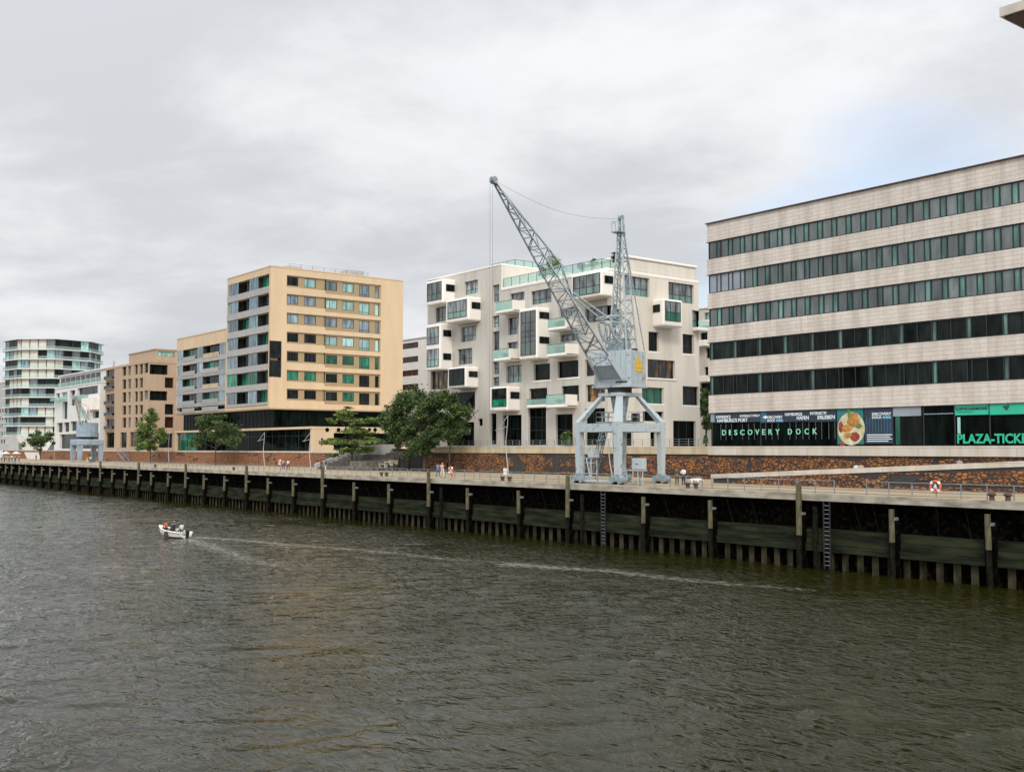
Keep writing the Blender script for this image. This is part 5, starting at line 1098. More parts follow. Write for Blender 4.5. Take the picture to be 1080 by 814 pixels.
mb = MB(J)
for s in (-.16, .16): mb.tube(tp+Vector((.3, s, 0)), (tp.x+.3, s, tp.z-22.5), .012, n=5)
mb.build('hoist_rope', 'cable', cr_)
mb = MB(J); mb.hexa([(tp.x+.1, -.22, tp.z-23.3), (tp.x+.5, -.22, tp.z-23.3), (tp.x+.5, .22, tp.z-23.3), (tp.x+.1, .22, tp.z-23.3), (tp.x+.1, -.22, tp.z-22.5), (tp.x+.5, -.22, tp.z-22.5), (tp.x+.5, .22, tp.z-22.5), (tp.x+.1, .22, tp.z-22.5)])if False else None
mb = MB(J); pts = [tp+(tm-tp)*i/14+Vector((0, 0, -1.1*math.sin(math.pi*i/14))) for i in range(15)]
mb.path(pts, .012, 5); mb.build('luffing_rope', 'cable', cr_)
# equipment cabinet on its stand by the crane
c = onY(674, 489, 75.2); k_ = empty('switch_cabinet', (c.x, 75.2, ZD), 'pale blue switch cabinet on a steel stand between the crane legs', 'cabinet')
slab(k_, c.x-.75, c.x+.75, 74.9, 75.5, c.z-.55, c.z+.55, 'crane', 'cabinet_box', .04); slab(k_, c.x-.15, c.x+.15, 74.87, 74.9, c.z-.05, c.z+.03, 'black', 'handle')
slab(k_, c.x-1.6, c.x+.85, 74.85, 75.5, c.z-.7, c.z-.6, 'crane', 'shelf')
for dx in (-1.5, -.6, .1, .75): slab(k_, c.x+dx-.04, c.x+dx+.04, 74.9, 74.98, ZD, c.z-.7, 'crane', 'leg')
# ================================================================== SMALL FAR CRANE
SX, SY = -283.0, 84.0
s_ = empty('harbour_crane', (SX, SY, ZD), 'small grey blue portal crane with a short lattice jib at the far left', 'crane', 'old harbour cranes on the quay')
for sx in (-1, 1):
    for sy in (-1, 1):
        mb = MB(); x, y = SX+sx*2.9, SY+sy*2.6; mb.hexa([(x-.4, y-.4, ZD), (x+.4, y-.4, ZD), (x+.4, y+.4, ZD), (x-.4, y+.4, ZD), (x-.62, y-.62, 10.2), (x+.62, y-.62, 10.2), (x+.62, y+.62, 10.2), (x-.62, y+.62, 10.2)]); mb.build('leg', 'cranelow', s_)
slab(s_, SX-3.55, SX+3.55, SY-3.25, SY+3.25, 10.2, 11.75, 'cranelow', 'portal_beam', .25)
mb = MB(); mb.tube((SX, SY, 11.75), (SX, SY, 12.4), 1.7, n=18); mb.build('slewing_ring', 'black', s_)
mb = MB(); mb.tube((SX, SY, 12.4), (SX, SY, 16.0), 2.65, n=14); mb.build('machine_house', 'cranelow', s_); mb = MB(); mb.tube((SX, SY, 12.0), (SX, SY, 12.39), 2.5, 2.6, n=14); mb.build('house_base', 'black', s_)
mb = MB(); a0 = Vector((SX+.3, SY-.8, 16)); a1 = onY(79, 417, 76)
a1 = Vector((a1.x, a1.y, a1.z)); dd = (a1-a0); sd_ = dd.cross(Vector((0, 0, 1))).normalized()
P_ = lambda t, i, j: a0+dd*t+sd_*i*(.9*(1-t)+.12)+Vector((0, 0, j*(.7*(1-t)+.1)))
for i in (-1, 1):
    for j in (-1, 1): mb.bar(P_(0, i, j), P_(1, i, j), .16)
for k in range(8):
    for i in (-1, 1): mb.bar(P_(k/8, i, -1 if k % 2 else 1), P_((k+1)/8, i, 1 if k % 2 else -1), .1)
    mb.bar(P_(k/8, -1, 1), P_((k+1)/8, 1, 1), .1)
mb.build('jib', 'white', s_)
mb = MB(); tpz = Vector((SX, SY, 20.2))
for i in (-1, 1):
    for j in (-1, 1): mb.bar((SX+i*1.2, SY+j*1.2, 16), tpz, .14)
mb.bar(tpz, P_(.8, 0, 0), .08); mb.build('mast', 'white', s_)
# ================================================================== TREES AND PLANTS
def tree(x, y, z0, lab, blobs, trunk_h, leaf='leaf2', n=5200, ls=.30, tr=.16, name='tree', cat='tree', grp='trees on the promenade', seed=1, flat=.55, squash=1.0, stems=5):
    """blobs: (dx, dy, dz, rx, ry, rz) crown masses above the base"""
    rg = random.Random(seed); r = empty(name, (x, y, z0), lab, cat, grp)
    mb = MB(); top = max(b[2] for b in blobs)*.9; lean = rg.uniform(-.25, .25)
    pts = [Vector((x, y, z0-.1)), Vector((x+lean*.3, y, z0+trunk_h*.5)), Vector((x+lean*.6, y+.1, z0+trunk_h)), Vector((x+lean, y+.1, z0+top))]
    rad = [tr, tr*.85, tr*.7, tr*.2]
    for i in range(3): mb.tube(pts[i], pts[i+1], rad[i], rad[i+1], 8)
    for b in blobs:
        for k in range(stems if stems < 4 else 3):
            t = rg.uniform(.5, .95); s = pts[1]+(pts[2]-pts[1])*t; e = Vector((x+b[0]+rg.uniform(-.6, .6)*b[3], y+b[1]+rg.uniform(-.6, .6)*b[4], z0+b[2]+rg.uniform(-.3, .5)*b[5])); m_ = s+(e-s)*.5+Vector((0, 0, .25))
            mb.tube(s, m_, tr*.38, tr*.24, 5); mb.tube(m_, e, tr*.24, tr*.07, 5)
    mb.build('trunk', 'trunk', r)
    vol = [b[3]*b[4]*b[5] for b in blobs]; V = []; Fc_ = []
    clumps = []
    for _ in range(max(26, n//75)):
        b = rg.choices(blobs, vol)[0]
        while True:
            u = Vector((rg.uniform(-1, 1), rg.uniform(-1, 1), rg.uniform(-1, 1)))
            if u.length < 1: break
        u = u*(.55+.45*u.length) if u.length > 0 else u; k = rg.uniform(.9, 1.12)
        clumps.append((x+b[0]+u.x*b[3]*k, y+b[1]+u.y*b[4]*k, z0+b[2]+u.z*b[5]*k, rg.uniform(.35, .8)*min(1.3, (b[3]+b[5])/2.6)))
    for i in range(n):
        c = rg.choice(clumps); p = Vector((rg.gauss(c[0], c[3]*.46), rg.gauss(c[1], c[3]*.46), rg.gauss(c[2], c[3]*.31*squash)))
        s = ls*rg.uniform(.6, 1.25); a = Vector((rg.gauss(0, 1), rg.gauss(0, 1), rg.gauss(0, flat))).normalized(); b_ = a.cross(Vector((rg.gauss(0, 1), rg.gauss(0, 1), rg.gauss(0, 1)))).normalized()
        k = len(V); V += [p-a*s*.5-b_*s*.1, p-b_*s*.32, p+a*s*.55, p+b_*s*.32]; Fc_.append((k, k+1, k+2, k+3))
    me = bpy.data.meshes.new('crown'); off = rootloc(r); me.from_pydata([tuple(v-off) for v in V], [], Fc_); me.materials.append(M[leaf]); o = bpy.data.objects.new('crown', me); col.objects.link(o); o.parent = r
    return r
def crown(px, py, Y, w, h, d=None):
    """crown mass by its surveyed middle, width and height in picture points on plane Y"""
    c = onY(px, py, Y); k = (c-EYE).dot(FW)/FPX; return (c.x, c.z, w*k*.5, h*k*.5)
def ptree(px, Y, z0, lab, masses, th, **k):
    base = onY(px, 490, Y).x; bl = []
    for i, (mx_, my_, w_, h_) in enumerate(masses): cx_, cz_, rx, rz = crown(mx_, my_, Y, w_, h_); dx = (cx_-base)*.45; dy = (cx_-base)*-.0; bl.append(((cx_-base), ((i*37) % 5-2)*.15*rx, cz_-z0, rx*.95, rx*.9, rz*.95))
    return tree(base, Y, z0, lab, bl, th, **k)
ptree(158.5, 90, ZD, 'slim pale green street tree in front of the pale brick block', [(160, 445, 24, 24), (152, 457, 22, 18), (166, 460, 22, 24), (156, 469, 30, 14), (161, 436, 14, 12)], 4.5, leaf='leaf1', n=8200, ls=.45, seed=3)
ptree(42.5, 88, ZD, 'small dark round tree beneath the rounded white tower', [(42, 466, 28, 20), (38, 459, 16, 13), (48, 463, 16, 14)], 3, leaf='leaf2', n=5000, ls=.5, seed=4)
ptree(227, 90, ZD, 'dark spreading tree in front of the annex of the tan block', [(222, 446, 30, 18), (236, 447, 28, 18), (228, 459, 50, 18), (213, 465, 26, 14), (241, 466, 24, 14), (228, 440, 24, 12)], 4.5, leaf='leaf2', n=11000, ls=.42, seed=5)
ptree(371, 89, ZD, 'flat tiered yellow green tree left of the stone steps', [(370, 433, 28, 9), (358, 444, 30, 7), (380, 443.5, 38, 8), (367, 439, 30, 9), (374, 456, 42, 8), (362, 466, 42, 9), (387, 466, 42, 9), (372, 474, 54, 9), (358, 480, 30, 7), (372, 451, 24, 6)], 6, leaf='leaf3', n=13000, ls=.36, seed=6, squash=.35, flat=.3)
ptree(419, 91, ZD, 'dark green tree at the left of the group beside the stone steps', [(418, 442, 32, 34), (425, 426, 28, 26), (414, 460, 26, 22), (430, 455, 28, 34)], 4, leaf='leaf2', n=12000, ls=.38, seed=7)
ptree(447.5, 90.5, ZD, 'tallest dark tree in the middle of the group before the white pod block', [(440, 420, 34, 26), (452, 432, 40, 34), (440, 450, 42, 34), (457, 460, 34, 26), (462, 421, 26, 20), (446, 472, 40, 16)], 4, leaf='leaf2', n=16000, ls=.38, seed=8, tr=.2)
ptree(474, 91.5, ZD, 'loose dark tree at the right of the group before the white pod block', [(474, 423, 34, 22), (482, 436, 32, 24), (470, 447, 32, 26), (484, 454, 24, 22), (473, 461, 26, 18)], 5, leaf='leaf2', n=10500, ls=.36, seed=9, tr=.13)
ptree(745, 122, ZT, 'green tree standing in the gap beside the stone banded office', [(744, 425, 16, 26), (747, 445, 14, 20), (742, 412, 9, 10)], 4, leaf='leaf2', n=3500, ls=.34, seed=10, grp='trees behind the quay')
def plant(px, py, Y, w, h, lab, leaf='leaf3', seed=1, z=None, n=900):
    cx_, cz_, rx, rz = crown(px, py, Y, w, h); z = cz_-rz if z is None else z
    return tree(cx_, Y, z, lab, [(0, 0, cz_-z, rx, rx*.8, rz)], max(.2, (cz_-z)*.6), leaf=leaf, n=n, ls=.2, tr=.05, name='terrace_plant', cat='plant', grp='plants on the terraces of the white block', seed=seed, stems=3)
zt_ = zR+.1
plant(583, 279, 99.6, 18, 20, 'large loose shrub on the roof terrace behind the crane jib', 'leaf3', 21, zt_, 1800); plant(573, 287, 99.4, 9, 12, 'dark low shrub on the roof terrace left of the large loose shrub', 'leaf2', 22, zt_)
plant(614, 281, 99.4, 11, 7, 'low green plant on the roof terrace left of the mast', 'leaf2', 23, zt_); plant(626, 277.5, 99.4, 12, 8, 'wide low bush behind the roof terrace glass left of the mast', 'leaf2', 24, zt_); plant(648.5, 271, 99.2, 5, 11, 'slim upright dark bush at the right corner of the roof terrace', 'leaf2', 25, zt_)
for i, (b, lab) in enumerate(zip((bals[2], bals[3], bals[1], bals[4]), ('green bush filling the glass balcony left of the crane jib, upper one', 'dark green bush filling the glass balcony left of the crane jib, lower one', 'small plant on the glass balcony beside the window slot', 'small dark plant on the lowest glass balcony'))):
    u0, u1, z, y = b; tree((u0+u1)/2-.3, y, z, lab, [(0, 0, .55, (u1-u0)*.34*(1 if i < 2 else .35), .6, .45 if i < 2 else .25)], .3, leaf='leaf2', n=700 if i < 2 else 250, ls=.18, tr=.04, name='balcony_plant', cat='plant', grp='plants on the terraces of the white block', seed=30+i, stems=3)
plant(597, 462, 96.8, 12, 14, 'green bush in front of the tall ground floor windows left of the crane', 'leaf1', 41, ZT, 1200)
plant(744, 464, 96.8, 5, 8, 'low bush beside the corner of the stone banded office', 'leaf2', 42, ZT, 500)
def hedge(px, py, Y, w, h, lab, seed, z): cx_, cz_, rx, rz = crown(px, py, Y, w, h); tree(cx_, Y, z, lab, [(0, 0, max(.4, cz_-z), rx, 1.0, rz)], .3, leaf='leaf2', n=1500, ls=.2, tr=.05, name='shrub', cat='shrub', grp='shrubs in the planters of the steps', seed=seed, stems=3)
hedge(397, 478, 94.5, 22, 7, 'low hedge in the upper planter of the stone steps', 51, ZT+.6); hedge(430, 480, 88.5, 14, 9, 'dark shrub in the right planter of the stone steps', 52, ZD+1.5)
# ================================================================== PEOPLE (one skinned body each, clothes over it)
def skin(name, pts, edges, rad, mat, parent, lvl=1):
    me = bpy.data.meshes.new(name); me.from_pydata([tuple(p) for p in pts], edges, []); me.materials.append(M[mat])
    o = bpy.data.objects.new(name, me); col.objects.link(o); o.parent = parent
    md = o.modifiers.new('skin', 'SKIN'); md.use_smooth_shade = True
    for v, r_ in zip(me.skin_vertices[0].data, rad): v.radius = (r_, r_); v.use_root = False
    me.skin_vertices[0].data[0].use_root = True
    sb = o.modifiers.new('sub', 'SUBSURF'); sb.levels = lvl; sb.render_levels = lvl
    dg = bpy.context.evaluated_depsgraph_get(); dg.update(); m2 = bpy.data.meshes.new_from_object(o.evaluated_get(dg)); o.modifiers.clear(); o.data = m2; m2.name = name
    if not m2.materials: m2.materials.append(M[mat])
    for p in m2.polygons: p.use_smooth = True
    return o
def person(x, y, z, face, lab, top, legs, pose='stand', hair='hairb', grp='people on the promenade', h=1.74, shoes='black'):
    r = empty('person', (x, y, z), lab, 'person', grp); s = h/1.74
    # joints in a standing figure, looking along +x; y to its left
    J_ = dict(pel=(0, 0, .95), ch=(0, 0, 1.30), nk=(0, 0, 1.49), hd=(.02, 0, 1.60), tp=(.01, 0, 1.70))
    if pose == 'walk': st = .22
    elif pose == 'stand': st = .04
    else: st = 0
    def V3(*a): return Vector(a)
    pts = {k: Vector(v) for k, v in J_.items()}
    for n_, sy, sg in (('l', 1, 1), ('r', -1, -1)):
        if pose == 'sit':
            for k in ('pel', 'ch', 'nk', 'hd', 'tp'): pass
            pts['hip'+n_] = V3(0, .1*sy, .92); pts['kn'+n_] = V3(.42, .13*sy, .94); pts['an'+n_] = V3(.46, .13*sy, .53); pts['to'+n_] = V3(.60, .13*sy, .49)
            pts['sh'+n_] = V3(0, .19*sy, 1.42); pts['el'+n_] = V3(.08, .24*sy, 1.16); pts['wr'+n_] = V3(.30, .14*sy, 1.08); pts['ha'+n_] = V3(.38, .12*sy, 1.07)
        else:
            pts['hip'+n_] = V3(0, .1*sy, .90); pts['kn'+n_] = V3(st*sg*.6+.03, .11*sy, .49); pts['an'+n_] = V3(st*sg-.02, .11*sy, .09); pts['to'+n_] = V3(st*sg+.14, .12*sy, .04)
            pts['sh'+n_] = V3(0, .19*sy, 1.42); pts['el'+n_] = V3(-st*sg*.5-.02, .25*sy, 1.14); pts['wr'+n_] = V3(-st*sg+.08, .25*sy, .90); pts['ha'+n_] = V3(-st*sg+.12, .24*sy, .80)
            if pose == 'cross': pts['el'+n_] = V3(.08, .27*sy, 1.14); pts['wr'+n_] = V3(.28, .05*sy, 1.18); pts['ha'+n_] = V3(.28, -.06*sy, 1.18)
    dz = -.46 if pose == 'sit' else 0
    ca, sa = math.cos(face), math.sin(face)
    def T_(v): return Vector(((v.x*ca-v.y*sa)*s, (v.x*sa+v.y*ca)*s, (v.z+dz)*s))
    P = {k: T_(v) for k, v in pts.items()}
    names = list(P); ix = {k: i for i, k in enumerate(names)}
    E_ = [('pel', 'ch'), ('ch', 'nk'), ('nk', 'hd'), ('hd', 'tp')]+[e for n_ in 'lr' for e in (('pel', 'hip'+n_), ('hip'+n_, 'kn'+n_), ('kn'+n_, 'an'+n_), ('an'+n_, 'to'+n_), ('ch', 'sh'+n_), ('sh'+n_, 'el'+n_), ('el'+n_, 'wr'+n_), ('wr'+n_, 'ha'+n_))]
    rd = dict(pel=.125, ch=.13, nk=.055, hd=.095, tp=.07); 
    for n_ in 'lr': rd.update({'hip'+n_: .095, 'kn'+n_: .06, 'an'+n_: .04, 'to'+n_: .035, 'sh'+n_: .06, 'el'+n_: .042, 'wr'+n_: .03, 'ha'+n_: .035})
    skin('body', [P[k] for k in names], [(ix[a], ix[b]) for a, b in E_], [rd[k]*s for k in names], 'skin', r)
    def part(name, keys, edges, rr_, mat):
        ks = list(keys); id_ = {k: i for i, k in enumerate(ks)}; skin(name, [P[k] for k in ks], [(id_[a], id_[b]) for a, b in edges], [q*s for q in rr_], mat, r)
    part('shirt', ['pel', 'ch', 'nk', 'shl', 'ell', 'shr', 'elr', 'wrl', 'wrr'], [('pel', 'ch'), ('ch', 'nk'), ('ch', 'shl'), ('shl', 'ell'), ('ch', 'shr'), ('shr', 'elr'), ('ell', 'wrl'), ('elr', 'wrr')], [.145, .155, .07, .08, .062, .08, .062, .05, .05], top)
    part('trousers', ['pel', 'hipl', 'knl', 'anl', 'hipr', 'knr', 'anr'], [('pel', 'hipl'), ('hipl', 'knl'), ('knl', 'anl'), ('pel', 'hipr'), ('hipr', 'knr'), ('knr', 'anr')], [.14, .115, .08, .062, .115, .08, .062], legs)
    mb = MB(); c = P['hd']+Vector((-.02*ca, -.02*sa, .045*s))+r.location; mb.ball(c, .112*s, 10, 7, (1, 1, .95)); mb.build('hair', hair, r, smooth=True)
    for n_ in 'lr':
        mb = MB(); a = P['an'+n_]+r.location; b = P['to'+n_]+r.location; mb.tube(a-Vector((0, 0, .045)), b+Vector((0, 0, -.01)), .055*s, .045*s, 8); mb.build('shoe', shoes, r)
    return r
cw = cloth('white cotton', (.62, .60, .56)); cloth('dark cloth', (.02, .022, .03)); cloth('denim', (.05, .075, .13)); cloth('red cloth', (.16, .03, .03)); cloth('pink cloth', (.55, .33, .32)); cloth('teal cloth', (.06, .30, .28)); cloth('olive cloth', (.07, .06, .03)); cloth('beige cloth', (.42, .33, .22)); cloth('orange cloth', (.45, .12, .04)); cloth('grey cloth', (.28, .30, .32)); cloth('blue cloth', (.10, .2, .32))
def pp(px, py): P = onZ(px, py, ZD); return P.x, P.y
x, y = pp(721, 511.5); person(x, y, ZD, R(-80), 'standing person in white shirt and dark trousers with folded arms beside the dog', 'white cotton', 'dark cloth', 'cross')
x, y = pp(714, 511.5); person(x, y, ZD, R(-20), 'standing person in olive clothes left of the person in the white shirt', 'olive cloth', 'olive cloth', 'stand')
x, y = pp(466.5, 503); person(x, y, ZD, R(0), 'walking person in a pale pink outfit before the fish mural', 'pink cloth', 'white cotton', 'walk', 'hairl', h=1.78)
x, y = pp(462, 502.3); person(x, y, ZD, R(0), 'walking person in denim beside the person in pale pink', 'blue cloth', 'denim', 'walk', h=1.7)
x, y = pp(304, 495.5); person(x, y, ZD, R(180), 'walking person in white top and black trousers in front of the tan block', 'white cotton', 'dark cloth', 'walk')
x, y = pp(299, 495); person(x, y, ZD, R(180), 'person in grey jacket walking left of the person in the white top', 'grey cloth', 'dark cloth', 'walk')
x, y = pp(339, 496.2); person(x, y, ZD, R(-60), 'person in dark red top standing left of the flat crowned tree', 'red cloth', 'dark cloth', 'stand')
x, y = pp(343.5, 496.6); person(x, y, ZD, R(-120), 'person in dark coat and pale trousers right of the person in dark red', 'dark cloth', 'white cotton', 'stand')
x, y = pp(92, 488.3); person(x, y, ZD, R(-90), 'person in teal top under the small far crane', 'teal cloth', 'white cotton', 'stand')
x, y = pp(95.5, 488.5); person(x, y, ZD, R(200), 'person in white top under the small far crane', 'white cotton', 'denim', 'stand')
bx_ = onY(597, 500, 88).x
# walkers on the ramp
def onramp(px): X = onY(px, 490, YR+1.4).x; return X, YR+1.4, a_ramp+zs*(X-x_ramp)-1.0+.0
a_ramp, x_ramp = onY(750, 500, YR).z, onY(750, 500, YR).x
for px, lab, t_, l_ in ((903, 'person in white top leaning on the ramp parapet', 'white cotton', 'denim'), (908, 'person in beige top leaning on the ramp parapet', 'beige cloth', 'dark cloth'), (1012, 'person in grey top behind the ramp parapet at the right', 'grey cloth', 'dark cloth')):
    X, Y_, Z_ = onramp(px); person(X, Y_, Z_-.25, R(-90), lab, t_, l_, 'stand', grp='people on the ramp')
# crowd and parasols at the far left
grp_ = [(1.5, 486.3, 'white cotton'), (4.5, 487, 'pink cloth'), (7, 486.2, 'white cotton'), (9.5, 487, 'beige cloth'), (12.5, 486.5, 'white cotton'), (16, 487, 'grey cloth'), (20, 486.6, 'pink cloth'), (38, 485.8, 'dark cloth')]
for i, (px, py, t_) in enumerate(grp_):
    x, y = pp(px, py); person(x, y, ZD, R(40*i), ['person in white, first from the left edge, in the far crowd', 'person in pink next to the leftmost person of the far crowd', 'person in white third from the left edge in the far crowd', 'person in beige in the middle of the far crowd', 'person in white right of the beige one in the far crowd', 'person in grey near the right end of the far crowd', 'person in pink at the right end of the far crowd', 'person in dark clothes at the foot of the small dark tree'][i], t_, ['denim', 'dark cloth'][i % 2], 'stand', grp='people in the far crowd')
for px, lab in ((6, 'white folded parasol over the left of the far crowd'), (17, 'white folded parasol over the right of the far crowd')):
    x, y = pp(px, 485.8); r = empty('parasol', (x, y, ZD), lab, 'parasol', 'parasols at the far left')
    mb = MB(); mb.tube((x, y, ZD), (x, y, ZD+2.7), .04); mb.build('pole', 'steel', r)
    mb = MB(); mb.tube((x, y, ZD+2.0), (x, y, ZD+2.7), 1.3, .06, 8, cap=False); mb.build('canopy', 'white cotton', r)
# white dog standing by the railing
x, y = pp(733.5, 513.3); dg_ = empty('dog', (x, y, ZD), 'large white dog with lowered head standing beside the couple', 'dog'); s = 1.15
ks = dict(hip=(-.33, 0, .58), bel=(-.05, 0, .56), chs=(.25, 0, .56), nk=(.42, 0, .62), hd=(.60, 0, .56), mz=(.74, 0, .48), t1=(-.45, 0, .60), t2=(-.58, 0, .45))
ed = [('hip', 'bel'), ('bel', 'chs'), ('chs', 'nk'), ('nk', 'hd'), ('hd', 'mz'), ('hip', 't1'), ('t1', 't2')]; rad = dict(hip=.13, bel=.14, chs=.17, nk=.1, hd=.09, mz=.045, t1=.05, t2=.035)
for n_, sy in (('l', 1), ('r', -1)):
    ks.update({'fk'+n_: (.27, .10*sy, .33), 'fp'+n_: (.28, .10*sy, .04), 'hk'+n_: (-.25, .1*sy, .36), 'hh'+n_: (-.40, .1*sy, .22), 'hp'+n_: (-.34, .1*sy, .04)})
    ed += [('chs', 'fk'+n_), ('fk'+n_, 'fp'+n_), ('hip', 'hk'+n_), ('hk'+n_, 'hh'+n_), ('hh'+n_, 'hp'+n_)]; rad.update({'fk'+n_: .05, 'fp'+n_: .04, 'hk'+n_: .075, 'hh'+n_: .042, 'hp'+n_: .04})
nm = list(ks); ii = {k: i for i, k in enumerate(nm)}; ang = R(15)
skin('body', [Vector((ks[k][0]*math.cos(ang)-ks[k][1]*math.sin(ang), ks[k][0]*math.sin(ang)+ks[k][1]*math.cos(ang), ks[k][2]))*s for k in nm], [(ii[a], ii[b]) for a, b in ed], [rad[k]*s for k in nm], 'white cotton', dg_)
hp = Vector((.58*math.cos(ang), .58*math.sin(ang), .56))*s+dg_.location
for sy in (-1, 1): mb = MB(); e = hp+Vector((-.03, sy*.08, .02)); mb.ball(e, .06, 8, 6, (.7, .4, 1.2)); mb.build('ear', 'beige cloth', dg_, smooth=True)
# ================================================================== STREET LAMPS
def lamp(px, Y, z0, ytop, lab, lean=0):
    b = onY(px, 480, Y); zt = onY(px, ytop, Y).z; r = empty('street_lamp', (b.x, Y, z0), lab, 'street lamp', 'sculptural bent street lamps'); H_ = zt-z0
    mb = MB(); pts = [Vector((b.x+.3, Y, z0)), Vector((b.x-.15, Y, z0+H_*.3)), Vector((b.x-.35, Y, z0+H_*.55)), Vector((b.x+.1, Y, z0+H_*.88)), Vector((b.x+.1, Y, z0+H_))]
    for i in range(4): mb.tube(pts[i], pts[i+1], .075-.01*i, .07-.01*i, 8)
    mb.build('pole', 'lampw', r)
    mb = MB(); e = Vector((b.x-1.7, Y-.4, z0+H_*.76)); mb.tube(pts[4], e, .05, .04, 8); mb.tube(e, pts[3]-Vector((0, 0, .5)), .04, .04, 8); mb.build('arm', 'lampw', r)
    mb = MB(); mb.box(e.x-.35, e.x+.25, e.y-.15, e.y+.15, e.z-.1, e.z+.03); mb.build('lamp_head', 'steel', r)
lamp(535, 92.5, ZD, 438.5, 'bent white street lamp left of the big crane'); lamp(278.5, 92.5, ZD, 456, 'bent pale street lamp in front of the dark shopfront of the tan block'); lamp(327, 92.5, ZD, 456, 'bent pale street lamp at the podium corner of the tan block')
lamp(178, 92.5, ZD, 456, 'bent pale street lamp right of the slim pale green tree'); lamp(57, 92.5, ZD, 459, 'bent pale street lamp right of the small dark round tree'); lamp(644, 92.5, ZD, 452, 'bent pale street lamp behind the legs of the big crane')
# white litter box / seat cube near the wall
c = onZ(533, 500.5, ZD); r = empty('litter_bin', (c.x, c.y, ZD), 'small pale round litter bin by the fish mural left of the crane', 'bin')
mb = MB(); mb.tube((c.x, c.y, ZD), (c.x, c.y, ZD+.85), .28, .32, 14); mb.build('body', 'white', r); mb = MB(); mb.tube((c.x, c.y, ZD+.86), (c.x, c.y, ZD+.95), .34, .2, 14); mb.build('lid', 'steel', r)
# metal stair by the pale brick block
c = onY(131, 478, 94.8); r = empty('metal_stair', (c.x, 93, ZD), 'dark metal stair climbing the brick wall left of the slim pale tree', 'stair')
for s in (-.7, .7):
    mb = MB(); mb.bar((c.x+6, 93.6+s, ZD+.1), (c.x, 93.6+s, ZTL+.1), .2, .3); mb.build('stringer', 'steel', r); mb = MB(); mb.bar((c.x+6, 93.6+s, ZD+1.1), (c.x, 93.6+s, ZTL+1.1), .08); mb.build('handrail', 'steel', r)
for i in range(12): mb = MB(); mb.box(c.x+6-i*.5-.15, c.x+6-i*.5+.15, 92.95, 94.25, ZD+.15+i*.22, ZD+.2+i*.22); mb.build('step', 'steel', r)
# ================================================================== MOTORBOAT
bp_ = onZ(183, 566.5, 0); bo = empty('motorboat', (bp_.x, bp_.y, 0), 'small white open motorboat with people aboard heading left on the river', 'boat')
hd = R(197); ch, shh = math.cos(hd), math.sin(hd)
def BX(p): return Vector((bp_.x+p[0]*ch-p[1]*shh, bp_.y+p[0]*shh+p[1]*ch, p[2]+p[0]*.06+.08))
st_ = [(-2.1, .80, .05, .62), (-1.0, .88, -.05, .62), (.3, .86, -.08, .66), (1.2, .66, -.02, .74), (1.9, .34, .15, .84), (2.35, .04, .5, .94)]
mb = MB(BX); V = []
for x_, w_, zb_, zt_2 in st_: V += [(x_, -w_, zt_2), (x_, -w_*.82, zb_+.18), (x_, 0, zb_-.12), (x_, w_*.82, zb_+.18), (x_, w_, zt_2), (x_, w_-.14 if w_ > .2 else 0, zt_2), (x_, (w_-.16)*.9 if w_ > .2 else 0, zb_+.22), (x_, -(w_-.16)*.9 if w_ > .2 else 0, zb_+.22), (x_, -w_+.14 if w_ > .2 else 0, zt_2)]
fs = []
for i in range(5):
    for j in range(9): fs.append((i*9+j, i*9+(j+1) % 9, (i+1)*9+(j+1) % 9, (i+1)*9+j))
fs += [(0, 1, 2, 3, 4, 5, 6, 7, 8)]; mb._a(V, fs); mb.build('hull', 'boat', bo)
mb = MB(BX)
for s in (-1, 1):
    for a, b in zip(st_, st_[1:]): mb.tube((a[0], s*a[1], a[3]), (b[0], s*b[1], b[3]), .07, .07, 8)
mb.build('gunwale', 'boat', bo)
mb = MB(BX); mb.torus((0, -.98, .33), .2, .085, 'y', 16, 8); mb.build('tyre_fender', 'rubber', bo)
mb = MB(BX); mb.torus((0, .98, .33), .2, .085, 'y', 16, 8); mb.build('tyre_fender', 'rubber', bo)
mb = MB(BX)
for x_ in (-1.2, .2, 1.0): mb.hexa([(x_-.2, -.7, .36), (x_+.2, -.7, .36), (x_+.2, .7, .36), (x_-.2, .7, .36), (x_-.2, -.7, .44), (x_+.2, -.7, .44), (x_+.2, .7, .44), (x_-.2, .7, .44)])
mb.build('seat', 'beige cloth', bo)
mb = MB(BX); mb.hexa([(-2.35, -.10, .0), (-2.12, -.10, .0), (-2.12, .10, .0), (-2.35, .10, .0), (-2.45, -.16, .9), (-2.12, -.16, .9), (-2.12, .16, .9), (-2.45, .16, .9)]); mb.build('outboard_motor', 'black', bo)
mb = MB(BX); mb.ball((1.45, .0, .72), .36, 10, 6, (1, 1, .5)); mb.build('bow_cover', 'orange', bo)
for (x_, y_, lab, t_, l_, hr) in ((.95, .25, 'person in orange jacket sitting in the bow of the motorboat', 'orange cloth', 'dark cloth', 'hairb'), (.3, -.25, 'person in pale grey jacket sitting amidships in the motorboat', 'grey cloth', 'dark cloth', 'hairl'), (-.35, .3, 'person in black jacket sitting amidships in the motorboat', 'dark cloth', 'dark cloth', 'hairb'), (-1.15, -.15, 'person in white and navy steering at the stern of the motorboat', 'white cotton', 'denim', 'hairb')):
    p = BX((x_, y_, .32)); person(p.x, p.y, p.z, hd, lab, t_, l_, 'sit', hr, grp='people in the motorboat')
